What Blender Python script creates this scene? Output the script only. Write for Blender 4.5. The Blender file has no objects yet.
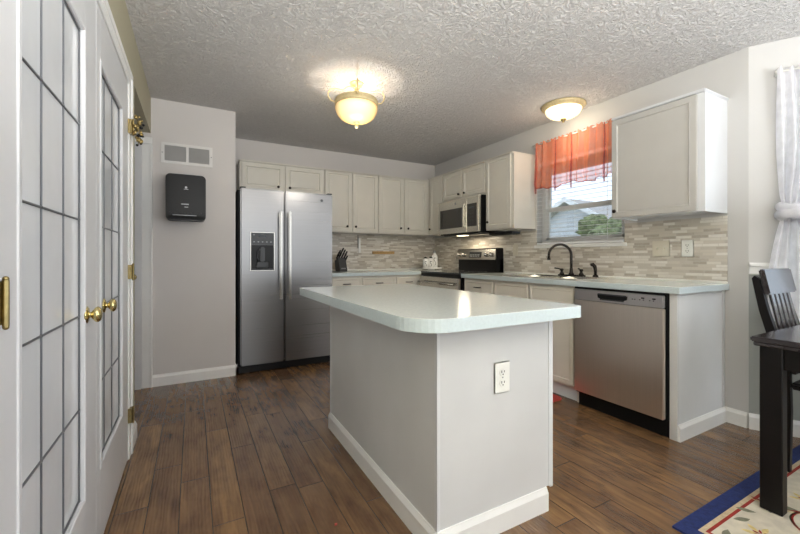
import bpy, bmesh, math, random
from mathutils import Vector, Matrix
random.seed(7)
SC = bpy.context.scene
COL = SC.collection
PI = math.pi
R = math.radians

# ------------------------------------------------------------------ camera
F_PX, CY, CAM_H, YAW = 378.8, 257.1, 1.095, 28.606
cd = bpy.data.cameras.new('camera'); cam = bpy.data.objects.new('camera', cd); COL.objects.link(cam)
cam.location = (0, 0, CAM_H); cam.rotation_euler = (R(90), 0, R(-YAW))
cd.sensor_fit = 'HORIZONTAL'; cd.sensor_width = 36.0; cd.lens = F_PX * 36.0 / 800.0
cd.shift_y = -(267.0 - CY) / 800.0
cd.clip_start = 0.02
SC.camera = cam

# ------------------------------------------------------------------ world, daylight, exposure
SC.view_settings.view_transform = 'Standard'
SC.view_settings.look = 'None'
SC.view_settings.gamma = 1.0
SC.view_settings.use_curve_mapping = False
SC.view_settings.exposure = 0.26
w = bpy.data.worlds.new('sky'); SC.world = w; w.use_nodes = True
wn = w.node_tree
sky = wn.nodes.new('ShaderNodeTexSky')
sky.sky_type = 'HOSEK_WILKIE'; sky.turbidity = 5.0; sky.ground_albedo = 0.4
sky.sun_direction = Vector((-0.5, -0.4, 0.75)).normalized()
bgn = wn.nodes['Background']
mixw = wn.nodes.new('ShaderNodeMixRGB'); mixw.inputs[0].default_value = 0.72
mixw.inputs[2].default_value = (0.86, 0.93, 1.0, 1)
wn.links.new(sky.outputs[0], mixw.inputs[1]); wn.links.new(mixw.outputs[0], bgn.inputs[0])
bgn.inputs[1].default_value = 1.9

def area(name, loc, rot, sx, sy, power, color):
    l = bpy.data.lights.new(name, 'AREA'); l.shape = 'RECTANGLE'; l.size = sx; l.size_y = sy
    l.energy = power; l.color = color
    o = bpy.data.objects.new(name, l); COL.objects.link(o); o.location = loc; o.rotation_euler = rot
    return o
# daylight that enters through the openings of the room behind the camera and the breakfast bay
area('patio_daylight', (1.0, -2.95, 1.3), (R(90), 0, 0), 5.6, 2.3, 17, (1.0, 0.985, 0.965))
area('side_daylight', (3.7, -1.0, 1.45), (R(90), 0, R(78)), 1.7, 1.3, 26, (0.84, 0.92, 1.0))
area('living_daylight', (-.2, -2.4, 1.4), (R(90), 0, R(-50)), 1.6, 1.5, 22, (1.0, 0.98, 0.95))
# added upward fill lights behind the camera that brighten the ceiling, no real lamps
area('ceiling_fill_right', (2.1, -.9, 1.35), (R(180), 0, 0), 0.6, .6, 56, (0.97, 0.985, 1.0))
area('ceiling_fill_left', (.25, -.55, 1.25), (R(180), 0, 0), .6, .6, 118, (1.0, 0.99, 0.975))

# ------------------------------------------------------------------ material helpers
def lin(c):
    out = []
    for v in c[:3]:
        v /= 255.0
        out.append(v / 12.92 if v <= 0.04045 else ((v + 0.055) / 1.055) ** 2.4)
    return tuple(out) + (1.0,)
class NT:
    def __init__(s, name):
        s.m = bpy.data.materials.new(name); s.m.use_nodes = True; s.t = s.m.node_tree
        s.p = s.t.nodes['Principled BSDF']; s.out = s.t.nodes['Material Output']
    def n(s, typ, ins=None, **kw):
        nd = s.t.nodes.new('ShaderNode' + typ)
        for k, v in kw.items(): setattr(nd, k, v)
        if ins:
            for k, v in ins.items(): s.set(nd, k, v)
        return nd
    def set(s, nd, k, v):
        sock = nd.inputs[k]
        if isinstance(v, bpy.types.NodeSocket): s.t.links.new(v, sock)
        else: sock.default_value = v
    def math(s, op, a, b=0.0, c=0.0):
        return s.n('Math', {0: a, 1: b, 2: c}, operation=op).outputs[0]
    def coord(s, which='Object'):
        return s.n('TexCoord').outputs[which]
    def mapping(s, vec, scale=(1, 1, 1), rot=(0, 0, 0), loc=(0, 0, 0)):
        return s.n('Mapping', {0: vec, 'Scale': scale, 'Rotation': rot, 'Location': loc}).outputs[0]
    def noise(s, vec, scale=5, detail=2, rough=0.5, dist=0.0):
        return s.n('TexNoise', {'Vector': vec, 'Scale': scale, 'Detail': detail, 'Roughness': rough, 'Distortion': dist}).outputs['Fac']
    def ramp(s, fac, stops, interp='LINEAR'):
        r = s.n('ValToRGB', {0: fac}); cr = r.color_ramp; cr.interpolation = interp
        while len(cr.elements) > 1: cr.elements.remove(cr.elements[-1])
        cr.elements[0].position = stops[0][0]; cr.elements[0].color = stops[0][1]
        for p, c in stops[1:]:
            e = cr.elements.new(p); e.color = c
        return r.outputs[0]
    def mix(s, f, a, b, blend='MIX'):
        nd = s.n('MixRGB', {0: f, 1: a, 2: b}, blend_type=blend); return nd.outputs[0]
    def bump(s, h, strength=0.3, dist=0.01, normal=None):
        d = {'Height': h, 'Strength': strength, 'Distance': dist}
        if normal is not None: d['Normal'] = normal
        nd = s.n('Bump', d); s.set(s.p, 'Normal', nd.outputs[0]); return nd.outputs[0]
def g(v): return (v, v, v, 1.0)
MAT = {}
def pm(name, col, rough=0.5, metal=0.0, var=0.03, scale=6.0, bump=0.0, bscale=200.0, bdist=0.002, spec=0.5, coat=0.0, emit=None, es=0.0):
    t = NT(name); c = lin(col); co = t.coord()
    n = t.noise(co, scale, 3)
    dark = tuple(x * (1 - var * 2) for x in c[:3]) + (1,); lite = tuple(min(1, x * (1 + var * 2)) for x in c[:3]) + (1,)
    t.set(t.p, 'Base Color', t.ramp(n, [(0.3, dark), (0.7, lite)]))
    t.set(t.p, 'Roughness', rough); t.set(t.p, 'Metallic', metal); t.set(t.p, 'Specular IOR Level', spec)
    if coat: t.set(t.p, 'Coat Weight', coat); t.set(t.p, 'Coat Roughness', 0.15)
    if bump: t.bump(t.noise(co, bscale, 2), bump, bdist)
    if emit: t.set(t.p, 'Emission Color', lin(emit)); t.set(t.p, 'Emission Strength', es)
    MAT[name] = t.m; return t.m

def brushed(name, col, rough, axis_scale, strength=0.08):
    t = NT(name); co = t.mapping(t.coord(), axis_scale)
    n = t.noise(co, 1.0, 3, 0.6)
    c = lin(col); t.set(t.p, 'Metallic', 1.0)
    t.set(t.p, 'Base Color', t.ramp(n, [(0.3, tuple(x * .93 for x in c[:3]) + (1,)), (0.7, c)]))
    t.set(t.p, 'Roughness', t.n('MapRange', {0: n, 3: rough * .93, 4: rough * 1.07}).outputs[0])
    if strength > 0: t.bump(n, strength, 0.002)
    MAT[name] = t.m; return t.m

# walls
pm('wall_paint', (199, 198, 196), 0.7, var=0.012, scale=1.5, bump=0.08, bscale=260)
pm('wall_warm', (211, 207, 204), 0.7, var=0.012, scale=1.5, bump=0.08, bscale=260)
pm('wall_olive', (176, 170, 146), 0.7, var=0.012, scale=1.5, bump=0.08, bscale=260)
pm('wall_sage', (156, 160, 156), 0.7, var=0.012, scale=1.5, bump=0.08, bscale=260)
pm('trim_white', (232, 232, 230), 0.35, var=0.01)
pm('door_white', (216, 217, 219), 0.32, var=0.012)
pm('cab_cream', (216, 212, 201), 0.38, var=0.012)
pm('cab_body', (213, 209, 199), 0.4, var=0.012)
pm('panel_grey', (206, 207, 207), 0.42, var=0.02, scale=3)
pm('cab_grey', (188, 186, 181), 0.42, var=0.012)
pm('panel_white', (214, 216, 218), 0.42, var=0.02, scale=3)
pm('laminate', (220, 226, 222), 0.16, var=0.025, scale=90, coat=0.3)
pm('laminate_edge', (198, 211, 214), 0.3, var=0.02, scale=90)
pm('caulk', (236, 236, 230), 0.5)
pm('black_plastic', (13, 13, 15), 0.36, var=0.05, spec=0.3)
pm('black_matte', (9, 9, 10), 0.55, var=0.05, spec=0.25)
pm('black_glass', (10, 10, 12), 0.06, var=0.0, coat=0.5)
pm('grey_plastic', (62, 64, 67), 0.35, var=0.04)
pm('dark_bronze', (38, 34, 32), 0.3, metal=0.85)
pm('faucet_metal', (58, 54, 52), 0.24, metal=0.95)
pm('knob_bronze', (48, 40, 34), 0.35, metal=0.7)
pm('brass', (212, 196, 140), 0.16, metal=1.0)
pm('brass_old', (150, 134, 92), 0.3, metal=1.0, var=0.12, scale=60)
pm('antique_cream', (214, 196, 150), 0.4, metal=0.15, var=0.05, scale=50)
pm('lead_came', (112, 114, 118), 0.45, metal=0.6)
pm('white_plastic', (232, 232, 226), 0.35, var=0.01)
pm('almond_plastic', (206, 200, 184), 0.35, var=0.01)
pm('ceramic', (238, 238, 236), 0.2, var=0.01)
pm('dark_slot', (30, 28, 26), 0.7)
pm('espresso', (11, 8, 8), 0.4, var=0.2, scale=14, spec=0.3)
pm('espresso_top', (44, 37, 38), 0.24, var=0.15, scale=10, coat=0.5)
pm('vent_grey', (176, 175, 173), 0.5)
pm('vent_paint', (226, 224, 221), 0.45)
pm('red_fabric', (176, 62, 52), 0.9, var=0.1, scale=80, bump=0.5, bscale=300)
pm('wood_tan', (176, 138, 84), 0.45, var=0.12, scale=30)
pm('blind_white', (240, 241, 244), 0.5, var=0.0)
pm('chrome', (200, 200, 200), 0.12, metal=1.0)
pm('gold_leaf', (156, 136, 88), 0.3, metal=0.9, var=0.15, scale=90)
pm('logo_white', (210, 212, 214), 0.4, var=0.0)
pm('logo_grey', (150, 152, 154), 0.3, metal=0.5, var=0.0)
brushed('steel_v', (143, 142, 142), 0.28, (0.25, 0.25, 90.0), 0.0)
brushed('steel_dw', (238, 230, 220), 0.3, (260.0, 260.0, 2.0), 0.05)
brushed('steel_cool', (214, 212, 212), 0.3, (260.0, 260.0, 2.0), 0.03)
brushed('steel', (205, 202, 196), 0.24, (8.0, 8.0, 160.0), 0.05)
brushed('sink_steel', (232, 230, 226), 0.2, (60.0, 60.0, 60.0), 0.03)

# ceiling with stomped plaster texture
t = NT('ceiling_plaster'); co = t.coord()
n1 = t.noise(co, 20, 3, 0.65, 2.4); n2 = t.noise(co, 60, 2, 0.6, 1.0)
v = t.n('TexVoronoi', {'Vector': t.mapping(co, (1, 1, 1)), 'Scale': 15.0}, feature='DISTANCE_TO_EDGE').outputs[0]
hgt = t.math('ADD', t.math('MULTIPLY', t.ramp(n1, [(0.42, g(0)), (0.62, g(1))]), 1.0), t.math('ADD', t.math('MULTIPLY', n2, .4), t.math('MULTIPLY', v, .5)))
t.set(t.p, 'Base Color', t.ramp(n1, [(0.3, lin((208, 206, 204))), (0.7, lin((224, 222, 220)))]))
t.set(t.p, 'Roughness', 0.8); t.bump(hgt, 0.8, 0.015)
MAT['ceiling_plaster'] = t.m

# hand-scraped wood planks running along Y
t = NT('wood_planks'); sep = t.n('SeparateXYZ', {0: t.coord()})
X, Y = sep.outputs[0], sep.outputs[1]
xs = t.math('DIVIDE', t.math('ADD', X, 5.055), 0.122)
row = t.math('FLOOR', xs)
rr = t.n('TexWhiteNoise', {'W': row}, noise_dimensions='1D').outputs[0]
ys = t.math('DIVIDE', t.math('ADD', Y, t.math('MULTIPLY', rr, 3.7)), 0.95)
colm = t.math('FLOOR', ys)
cid = t.n('TexWhiteNoise', {'Vector': t.n('CombineXYZ', {0: row, 1: colm}).outputs[0]}, noise_dimensions='2D').outputs[0]
fx = t.math('FRACT', xs); fy = t.math('FRACT', ys)
ex = t.math('MINIMUM', fx, t.math('SUBTRACT', 1.0, fx)); ey = t.math('MULTIPLY', t.math('MINIMUM', fy, t.math('SUBTRACT', 1.0, fy)), 7.8)
edge = t.math('MINIMUM', ex, ey)
seam = t.n('MapRange', {0: edge, 1: 0.002, 2: 0.02}).outputs[0]
gv = t.n('CombineXYZ', {0: t.math('MULTIPLY', X, 30.0), 1: t.math('ADD', t.math('MULTIPLY', Y, 2.6), t.math('MULTIPLY', cid, 40.0)), 2: t.math('MULTIPLY', cid, 17.0)}).outputs[0]
grain = t.noise(gv, 1.0, 5, 0.62, 0.8)
blot = t.noise(t.n('CombineXYZ', {0: t.math('MULTIPLY', X, 9.0), 1: t.math('ADD', t.math('MULTIPLY', Y, 4.0), t.math('MULTIPLY', cid, 9.0))}).outputs[0], 1.0, 3, 0.6)
base = t.ramp(cid, [(0.0, lin((120, 90, 62))), (0.3, lin((136, 103, 69))), (0.55, lin((126, 95, 66))), (0.8, lin((148, 113, 74))), (1.0, lin((114, 84, 59)))])
c1 = t.mix(t.ramp(grain, [(0.32, g(0.0)), (0.72, g(0.7))]), base, lin((80, 57, 41)))
c2 = t.mix(t.ramp(blot, [(0.45, g(0.0)), (0.7, g(0.7))]), c1, lin((80, 56, 41)))
c3 = t.mix(seam, lin((56, 41, 31)), c2)
t.set(t.p, 'Base Color', c3)
t.set(t.p, 'Roughness', t.n('MapRange', {0: blot, 3: 0.12, 4: 0.27}).outputs[0])
t.set(t.p, 'Specular IOR Level', 0.75)
rip = t.noise(t.n('CombineXYZ', {0: t.math('MULTIPLY', X, 14.0), 1: t.math('ADD', t.math('MULTIPLY', Y, 5.0), t.math('MULTIPLY', cid, 23.0)), 2: cid}).outputs[0], 1.0, 2, 0.5, 0.6)
scr = t.n('TexWave', {'Vector': t.n('CombineXYZ', {0: t.math('MULTIPLY', X, 1.0), 1: t.math('MULTIPLY', Y, 0.16), 2: cid}).outputs[0], 'Scale': 22.0, 'Distortion': 5.0, 'Detail': 2.0, 'Detail Scale': 1.6}, bands_direction='X').outputs['Fac']
hh = t.math('ADD', t.math('ADD', t.math('MULTIPLY', rip, 0.7), t.math('MULTIPLY', scr, t.math('MULTIPLY', 0.36, t.ramp(blot, [(0.3, g(0.1)), (0.8, g(1))])))), t.math('ADD', t.math('MULTIPLY', seam, 0.7), t.math('MULTIPLY', grain, 0.22)))
t.bump(hh, 0.6, 0.008)
MAT['wood_planks'] = t.m

# linear mosaic tile backsplash
def tile_mat(name):
    t = NT(name); sep = t.n('SeparateXYZ', {0: t.coord()})
    X, Z = sep.outputs[0], sep.outputs[2]
    rz = t.math('DIVIDE', Z, 0.0205); row = t.math('FLOOR', rz)
    rr = t.n('TexWhiteNoise', {'W': row}, noise_dimensions='1D').outputs[0]
    ln = t.math('ADD', 0.075, t.math('MULTIPLY', t.n('TexWhiteNoise', {'W': t.math('ADD', row, 77.3)}, noise_dimensions='1D').outputs[0], 0.06))
    xs = t.math('DIVIDE', t.math('ADD', X, t.math('ADD', 9.0, rr)), ln); colm = t.math('FLOOR', xs)
    cid = t.n('TexWhiteNoise', {'Vector': t.n('CombineXYZ', {0: row, 1: colm}).outputs[0]}, noise_dimensions='2D').outputs[0]
    fx = t.math('FRACT', xs); fz = t.math('FRACT', rz)
    ex = t.math('MULTIPLY', t.math('MINIMUM', fx, t.math('SUBTRACT', 1.0, fx)), 5.0); ez = t.math('MINIMUM', fz, t.math('SUBTRACT', 1.0, fz))
    m = t.n('MapRange', {0: t.math('MINIMUM', ex, ez), 1: 0.03, 2: 0.09}).outputs[0]
    c = t.ramp(cid, [(0.0, lin((184, 176, 163))), (0.16, lin((204, 197, 185))), (0.36, lin((216, 211, 201))), (0.55, lin((194, 187, 176))), (0.7, lin((224, 220, 212))), (0.86, lin((176, 168, 156)))], 'CONSTANT')
    vein = t.noise(t.coord(), 26, 4, 0.6, 1.2)
    c = t.mix(t.ramp(vein, [(0.45, g(0)), (0.7, g(0.35))]), c, lin((205, 200, 192)))
    t.set(t.p, 'Base Color', t.mix(m, lin((196, 190, 180)), c))
    t.set(t.p, 'Roughness', 0.22); t.bump(m, 0.35, 0.002)
    MAT[name] = t.m
tile_mat('mosaic_tile')

# frosted door glass
t = NT('frosted_glass'); co = t.coord()
n = t.noise(co, 3.0, 2)
t.set(t.p, 'Base Color', t.ramp(n, [(0.3, lin((214, 217, 220))), (0.7, lin((224, 227, 230)))]))
t.set(t.p, 'Roughness', 0.12); t.set(t.p, 'Specular IOR Level', 0.7)
t.bump(t.noise(t.mapping(co, (1, 2, 1)), 7.0, 2), 0.12, 0.01)
MAT['frosted_glass'] = t.m
# clear window glass
t = NT('window_glass')
tr = t.n('BsdfTransparent', {0: (0.94, 0.97, 1.0, 1)}); gl = t.n('BsdfGlossy', {'Color': (0.9, 0.95, 1, 1), 'Roughness': 0.02})
t.set(t.out, 'Surface', t.n('MixShader', {0: 0.07, 1: tr.outputs[0], 2: gl.outputs[0]}).outputs[0])
MAT['window_glass'] = t.m
# sheer fabrics
def sheer(name, col, alpha, tlw=0.45):
    t = NT(name); co = t.coord()
    n = t.noise(co, 18, 3)
    c = lin(col); cc = t.ramp(n, [(0.3, tuple(x * .85 for x in c[:3]) + (1,)), (0.7, c)])
    df = t.n('BsdfDiffuse', {0: cc}); tl = t.n('BsdfTranslucent', {0: cc}); tr = t.n('BsdfTransparent', {0: (1, 1, 1, 1)})
    m1 = t.n('MixShader', {0: tlw, 1: df.outputs[0], 2: tl.outputs[0]})
    fr = t.n('LayerWeight', {'Blend': 0.25}).outputs['Facing']
    a = t.math('MINIMUM', 1.0, t.math('ADD', alpha, t.math('MULTIPLY', fr, 0.5)))
    t.set(t.out, 'Surface', t.n('MixShader', {0: a, 1: tr.outputs[0], 2: m1.outputs[0]}).outputs[0])
    MAT[name] = t.m
sheer('sheer_orange', (250, 134, 84), 0.5, tlw=.3)
sheer('sheer_red', (214, 84, 74), 0.42)
sheer('sheer_white', (250, 250, 254), 0.88)
sheer('slat_white', (250, 250, 252), 0.97)
# lamp glass
def lampglass(name, c0, c1, s0, s1):
    t = NT(name); lw = t.n('LayerWeight', {'Blend': 0.45}).outputs['Facing']
    col = t.mix(lw, lin(c0), lin(c1)); st = t.n('MapRange', {0: lw, 3: s0, 4: s1}).outputs[0]
    t.set(t.p, 'Base Color', lin((216, 184, 108))); t.set(t.p, 'Roughness', 0.3)
    t.set(t.p, 'Emission Color', col); t.set(t.p, 'Emission Strength', st)
    MAT[name] = t.m
lampglass('amber_bowl_glass', (255, 244, 212), (220, 168, 74), 1.0, 0.36)
lampglass('white_bowl_glass', (255, 250, 236), (255, 236, 196), 1.5, 0.95)
pm('hood_lamp', (255, 240, 210), 0.3, emit=(255, 236, 196), es=4.0)
pm('led_blue', (160, 200, 220), 0.3, emit=(150, 200, 220), es=0.6)
pm('lcd', (26, 28, 30), 0.15)
# rug
pm('rug_navy', (28, 44, 98), 0.95, var=0.12, scale=60, bump=0.7, bscale=420, bdist=0.004)
pm('rug_tan', (196, 178, 148), 0.95, var=0.08, scale=60, bump=0.7, bscale=420, bdist=0.004)
pm('rug_red', (150, 44, 34), 0.95, var=0.1, scale=60, bump=0.7, bscale=420, bdist=0.004)
pm('rug_cream', (206, 198, 180), 0.95, var=0.06, scale=20, bump=0.7, bscale=420, bdist=0.004)
pm('rug_green', (124, 124, 104), 0.95, var=0.1, scale=60, bump=0.7, bscale=420, bdist=0.004)
pm('rug_straw', (212, 192, 130), 0.95, var=0.1, scale=60, bump=0.7, bscale=420, bdist=0.004)
# outside
pm('siding_grey', (206, 208, 214), 0.8); pm('roof_shingle', (176, 172, 170), 0.9, var=0.1, scale=8)
pm('fascia_white', (230, 230, 232), 0.6); pm('lawn', (112, 128, 78), 0.95, var=0.15, scale=3)
pm('foliage', (142, 152, 108), 0.9, var=0.25, scale=5, bump=1.0, bscale=12, bdist=0.3)
pm('bark', (84, 72, 60), 0.9)

# ------------------------------------------------------------------ mesh helpers
class MB:
    def __init__(s): s.bm = bmesh.new()
    def _merge(s, b, mi, smooth, M=None):
        for f in b.faces: f.material_index = mi; f.smooth = smooth
        if M is not None: b.transform(M)
        me = bpy.data.meshes.new('tmp'); b.to_mesh(me); b.free(); s.bm.from_mesh(me); bpy.data.meshes.remove(me)
        return s
    def box(s, x0, x1, y0, y1, z0, z1, bev=0.0, mi=0, M=None, seg=1):
        b = bmesh.new(); bmesh.ops.create_cube(b, size=1)
        for v in b.verts: v.co = Vector(((x0 + x1) / 2 + v.co.x * (x1 - x0), (y0 + y1) / 2 + v.co.y * (y1 - y0), (z0 + z1) / 2 + v.co.z * (z1 - z0)))
        if bev > 0: bmesh.ops.bevel(b, geom=list(b.edges), offset=bev, segments=seg, affect='EDGES', clamp_overlap=True)
        return s._merge(b, mi, False, M)
    def cyl(s, c, r, h, axis='Z', seg=24, r2=None, mi=0, smooth=True, M=None):
        b = bmesh.new(); bmesh.ops.create_cone(b, cap_ends=True, segments=seg, radius1=r, radius2=r if r2 is None else r2, depth=h)
        rot = {'Z': Matrix.Identity(4), 'X': Matrix.Rotation(R(90), 4, 'Y'), 'Y': Matrix.Rotation(R(-90), 4, 'X')}[axis]
        b.transform(Matrix.Translation(c) @ rot)
        s._merge(b, mi, False, M)
        return s
    def sph(s, c, r, sc=(1, 1, 1), seg=16, mi=0, M=None):
        b = bmesh.new(); bmesh.ops.create_uvsphere(b, u_segments=seg, v_segments=max(6, seg // 2), radius=r)
        b.transform(Matrix.Translation(c) @ Matrix.Diagonal((sc[0], sc[1], sc[2], 1)))
        return s._merge(b, mi, True, M)
    def lathe(s, prof, c=(0, 0, 0), axis='Z', seg=32, mi=0, smooth=True, M=None):
        b = bmesh.new(); rings = []
        for (r, z) in prof:
            if r < 1e-5: rings.append([b.verts.new((0, 0, z))])
            else: rings.append([b.verts.new((r * math.cos(2 * PI * k / seg), r * math.sin(2 * PI * k / seg), z)) for k in range(seg)])
        for a, q in zip(rings, rings[1:]):
            for k in range(seg):
                k2 = (k + 1) % seg
                if len(a) == 1 and len(q) == 1: continue
                if len(a) == 1: b.faces.new((a[0], q[k], q[k2]))
                elif len(q) == 1: b.faces.new((a[k], a[k2], q[0]))
                else: b.faces.new((a[k], a[k2], q[k2], q[k]))
        bmesh.ops.recalc_face_normals(b, faces=list(b.faces))
        rot = {'Z': Matrix.Identity(4), 'X': Matrix.Rotation(R(90), 4, 'Y'), 'Y': Matrix.Rotation(R(90), 4, 'X')}[axis]
        b.transform(Matrix.Translation(c) @ rot)
        return s._merge(b, mi, smooth, M)
    def tube(s, pts, r, seg=10, mi=0, M=None, caps=True):
        b = bmesh.new(); pts = [Vector(p) for p in pts]; n = len(pts)
        rs = r if isinstance(r, (list, tuple)) else [r] * n
        up = Vector((0, 0, 1)); prev = None; rings = []
        for i, p in enumerate(pts):
            tg = (pts[min(i + 1, n - 1)] - pts[max(i - 1, 0)]).normalized()
            if prev is None:
                a = tg.cross(up)
                if a.length < 1e-3: a = tg.cross(Vector((1, 0, 0)))
                a.normalize()
            else:
                a = prev - tg * prev.dot(tg); a.normalize()
            prev = a; q = tg.cross(a)
            rings.append([b.verts.new(p + (a * math.cos(2 * PI * k / seg) + q * math.sin(2 * PI * k / seg)) * rs[i]) for k in range(seg)])
        for A, B in zip(rings, rings[1:]):
            for k in range(seg): b.faces.new((A[k], A[(k + 1) % seg], B[(k + 1) % seg], B[k]))
        if caps: b.faces.new(rings[0][::-1]); b.faces.new(rings[-1])
        bmesh.ops.recalc_face_normals(b, faces=list(b.faces))
        return s._merge(b, mi, True, M)
    def prism(s, poly, z0, z1, mi=0, M=None, bev=0.0, smooth=False):
        b = bmesh.new(); lo = [b.verts.new((x, y, z0)) for x, y in poly]; hi = [b.verts.new((x, y, z1)) for x, y in poly]
        n = len(poly); b.faces.new(lo[::-1]); top = b.faces.new(hi)
        for k in range(n): b.faces.new((lo[k], lo[(k + 1) % n], hi[(k + 1) % n], hi[k]))
        bmesh.ops.recalc_face_normals(b, faces=list(b.faces))
        if bev:
            es = [e for e in b.edges if abs(e.verts[0].co.z - e.verts[1].co.z) < 1e-6]
            bmesh.ops.bevel(b, geom=es, offset=bev, segments=2, affect='EDGES')
        return s._merge(b, mi, smooth, M)
    def raw(s, verts, faces, mi=0, smooth=True, M=None):
        b = bmesh.new(); vs = [b.verts.new(v) for v in verts]
        for f in faces: b.faces.new([vs[i] for i in f])
        return s._merge(b, mi, smooth, M)

def link(name, mb, mats, parent=None, world=None):
    me = bpy.data.meshes.new(name)
    bmesh.ops.transform(mb.bm, matrix=Matrix.Identity(4), verts=list(mb.bm.verts))
    mb.bm.to_mesh(me); mb.bm.free()
    for m in (mats if isinstance(mats, (list, tuple)) else [mats]): me.materials.append(MAT[m])
    o = bpy.data.objects.new(name, me); COL.objects.link(o)
    if parent is not None: o.parent = parent
    return o
def part(name, mb, mats, parent, label=None):
    o = link(name, mb, mats, parent)
    if label: o['label'] = label
    return o
def tag(o, label, cat, group=None, kind=None):
    if label: o['label'] = label
    if cat: o['category'] = cat
    if group: o['group'] = group
    if kind: o['kind'] = kind
    return o
def thing(name, label, cat, loc=(0, 0, 0), rz=0.0, group=None):
    o = bpy.data.objects.new(name, None); COL.objects.link(o); o.empty_display_size = 0.05
    o.location = loc; o.rotation_euler = (0, 0, rz)
    return tag(o, label, cat, group)
def single(name, mb, mats, label, cat, loc=(0, 0, 0), rz=0.0, group=None):
    o = link(name, mb, mats); o.location = loc; o.rotation_euler = (0, 0, rz)
    return tag(o, label, cat, group)
def struct(name, mb, mats, loc=(0, 0, 0), rz=0.0, label=None):
    o = link(name, mb, mats); o.location = loc; o.rotation_euler = (0, 0, rz); o['kind'] = 'structure'
    if label: o['label'] = label
    return o
def struct_root(name, loc, rz=0.0, label=None):
    o = bpy.data.objects.new(name, None); COL.objects.link(o); o.location = loc; o.rotation_euler = (0, 0, rz); o['kind'] = 'structure'
    if label: o['label'] = label
    return o
def copy_tree(o, parent=None):
    c = o.copy(); COL.objects.link(c); c.parent = parent
    for ch in [x for x in o.children]: copy_tree(ch, c)
    return c
RW = -PI / 2   # frame of things on the right wall: local x -> -Y, local y -> +X (into the wall)
LW = PI / 2    # frame of things on the left wall:  local x -> +Y, local y -> -X

def door_mb(w, h, t=0.019, frame=0.052, bev=0.003, rec=0.007, raised=True):
    """a panel door: local x 0..w, y -t..0 (front at -t), z 0..h"""
    b = bmesh.new(); bmesh.ops.create_cube(b, size=1)
    for v in b.verts: v.co = Vector((w / 2 + v.co.x * w, -t / 2 + v.co.y * t, h / 2 + v.co.z * h))
    bmesh.ops.bevel(b, geom=list(b.edges), offset=bev, segments=2, affect='EDGES')
    f = max((f for f in b.faces if f.normal.y < -0.9), key=lambda f: f.calc_area())
    bmesh.ops.inset_region(b, faces=[f], thickness=frame - bev, depth=0)
    bmesh.ops.inset_region(b, faces=[f], thickness=0.003, depth=0.0015)
    bmesh.ops.inset_region(b, faces=[f], thickness=0.009, depth=-rec - .0015)
    if raised:
        bmesh.ops.inset_region(b, faces=[f], thickness=0.004, depth=0)
        bmesh.ops.inset_region(b, faces=[f], thickness=0.014, depth=0.0035)
    m = MB(); m._merge(b, 0, False); return m
def knob_mb(x, z, y=-0.019):
    return MB().lathe([(0, 0), (.005, 0), (.005, .009), (.013, .013), (.0145, .019), (.011, .025), (0, .027)], (x, y, z), 'Y', 16)

# ================================================================== STRUCTURE
H = 2.44; XR = 3.12; YB = 4.65; YE = 1.06; XL = -.315; YC = 3.81; XC = .342
BA = R(30.4); BD = Vector((math.sin(BA), -math.cos(BA), 0))
BL = 1.35; P0 = Vector((XR, YE, 0)); P1 = P0 + BD * BL

struct('floor', MB().box(-2.2, 5.2, -3.2, 5.0, -.08, 0), 'wood_planks')
struct('ceiling', MB().box(-2.2, 5.2, -3.2, 5.0, H, H + .08), 'ceiling_plaster')
struct('wall_back', MB().box(-.35, XR + .2, YB, YB + .12, 0, H), 'wall_warm')
# right wall with window opening
WY0, WY1, WZ0, WZ1 = 1.85, 2.76, 1.215, 2.06
m = MB().box(XR, XR + .14, WY1, YB + .12, 0, H).box(XR, XR + .14, YE, WY0, 0, H)
m.box(XR, XR + .14, WY0, WY1, 0, WZ0).box(XR, XR + .14, WY0, WY1, WZ1, H)
struct('wall_right', m, 'wall_paint')
# chunk wall beside the refrigerator, closing the hallway
struct('wall_alcove', MB().box(-1.8, XC, YC, YC + .12, 0, H).box(XC - .12, XC, YC + .12, YB, 0, H), 'wall_warm')
# left wall: opening for closet doors and hallway opening
m = MB().box(XL - .12, XL, -3.2, .9, 0, H).box(XL - .12, XL, .9, 2.50, 2.035, H).box(XL - .12, XL, 2.50, 2.80, 0, H).box(XL - .12, XL, 2.80, YC, 2.14, H)
struct('wall_left', m, 'wall_olive')
struct('trim_1', MB().box(-1.8, XL - .12, 2.80, YC, 2.14, 2.2), 'wall_warm', label='lowered ceiling of the hallway')
struct('wall_hall', MB().box(-1.9, -1.8, 2.7, YC + .1, 0, H).box(-1.8, XL - .12, 2.68, 2.80, 0, H), 'wall_warm')
struct('wall_closet', MB().box(-1.0, -.95, .6, 2.68, 0, H).box(-.95, XL - .12, .6, .72, 0, H), 'wall_warm')
# bay wall (two-tone) with window opening; local x along wall, y outwards
brz = math.atan2(BD.y, BD.x)
BW0, BW1, BZ0, BZ1 = .15, 1.2, .82, 2.12
m = MB()
for (a, b_, z0, z1) in ((0, BL, 0, 1.02), (0, BW0, 1.02, H), (BW1, BL, 1.02, H), (BW0, BW1, BZ1, H)):
    if z1 == 1.02:
        m.box(0, BW0, 0, .14, 0, 1.02, mi=1).box(BW1, BL, 0, .14, 0, 1.02, mi=1).box(BW0, BW1, 0, .14, 0, BZ0, mi=1)
    else: m.box(a, b_, 0, .14, z0, z1)
struct('wall_bay', m, ['wall_paint', 'wall_sage'], P0, brz)
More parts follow.
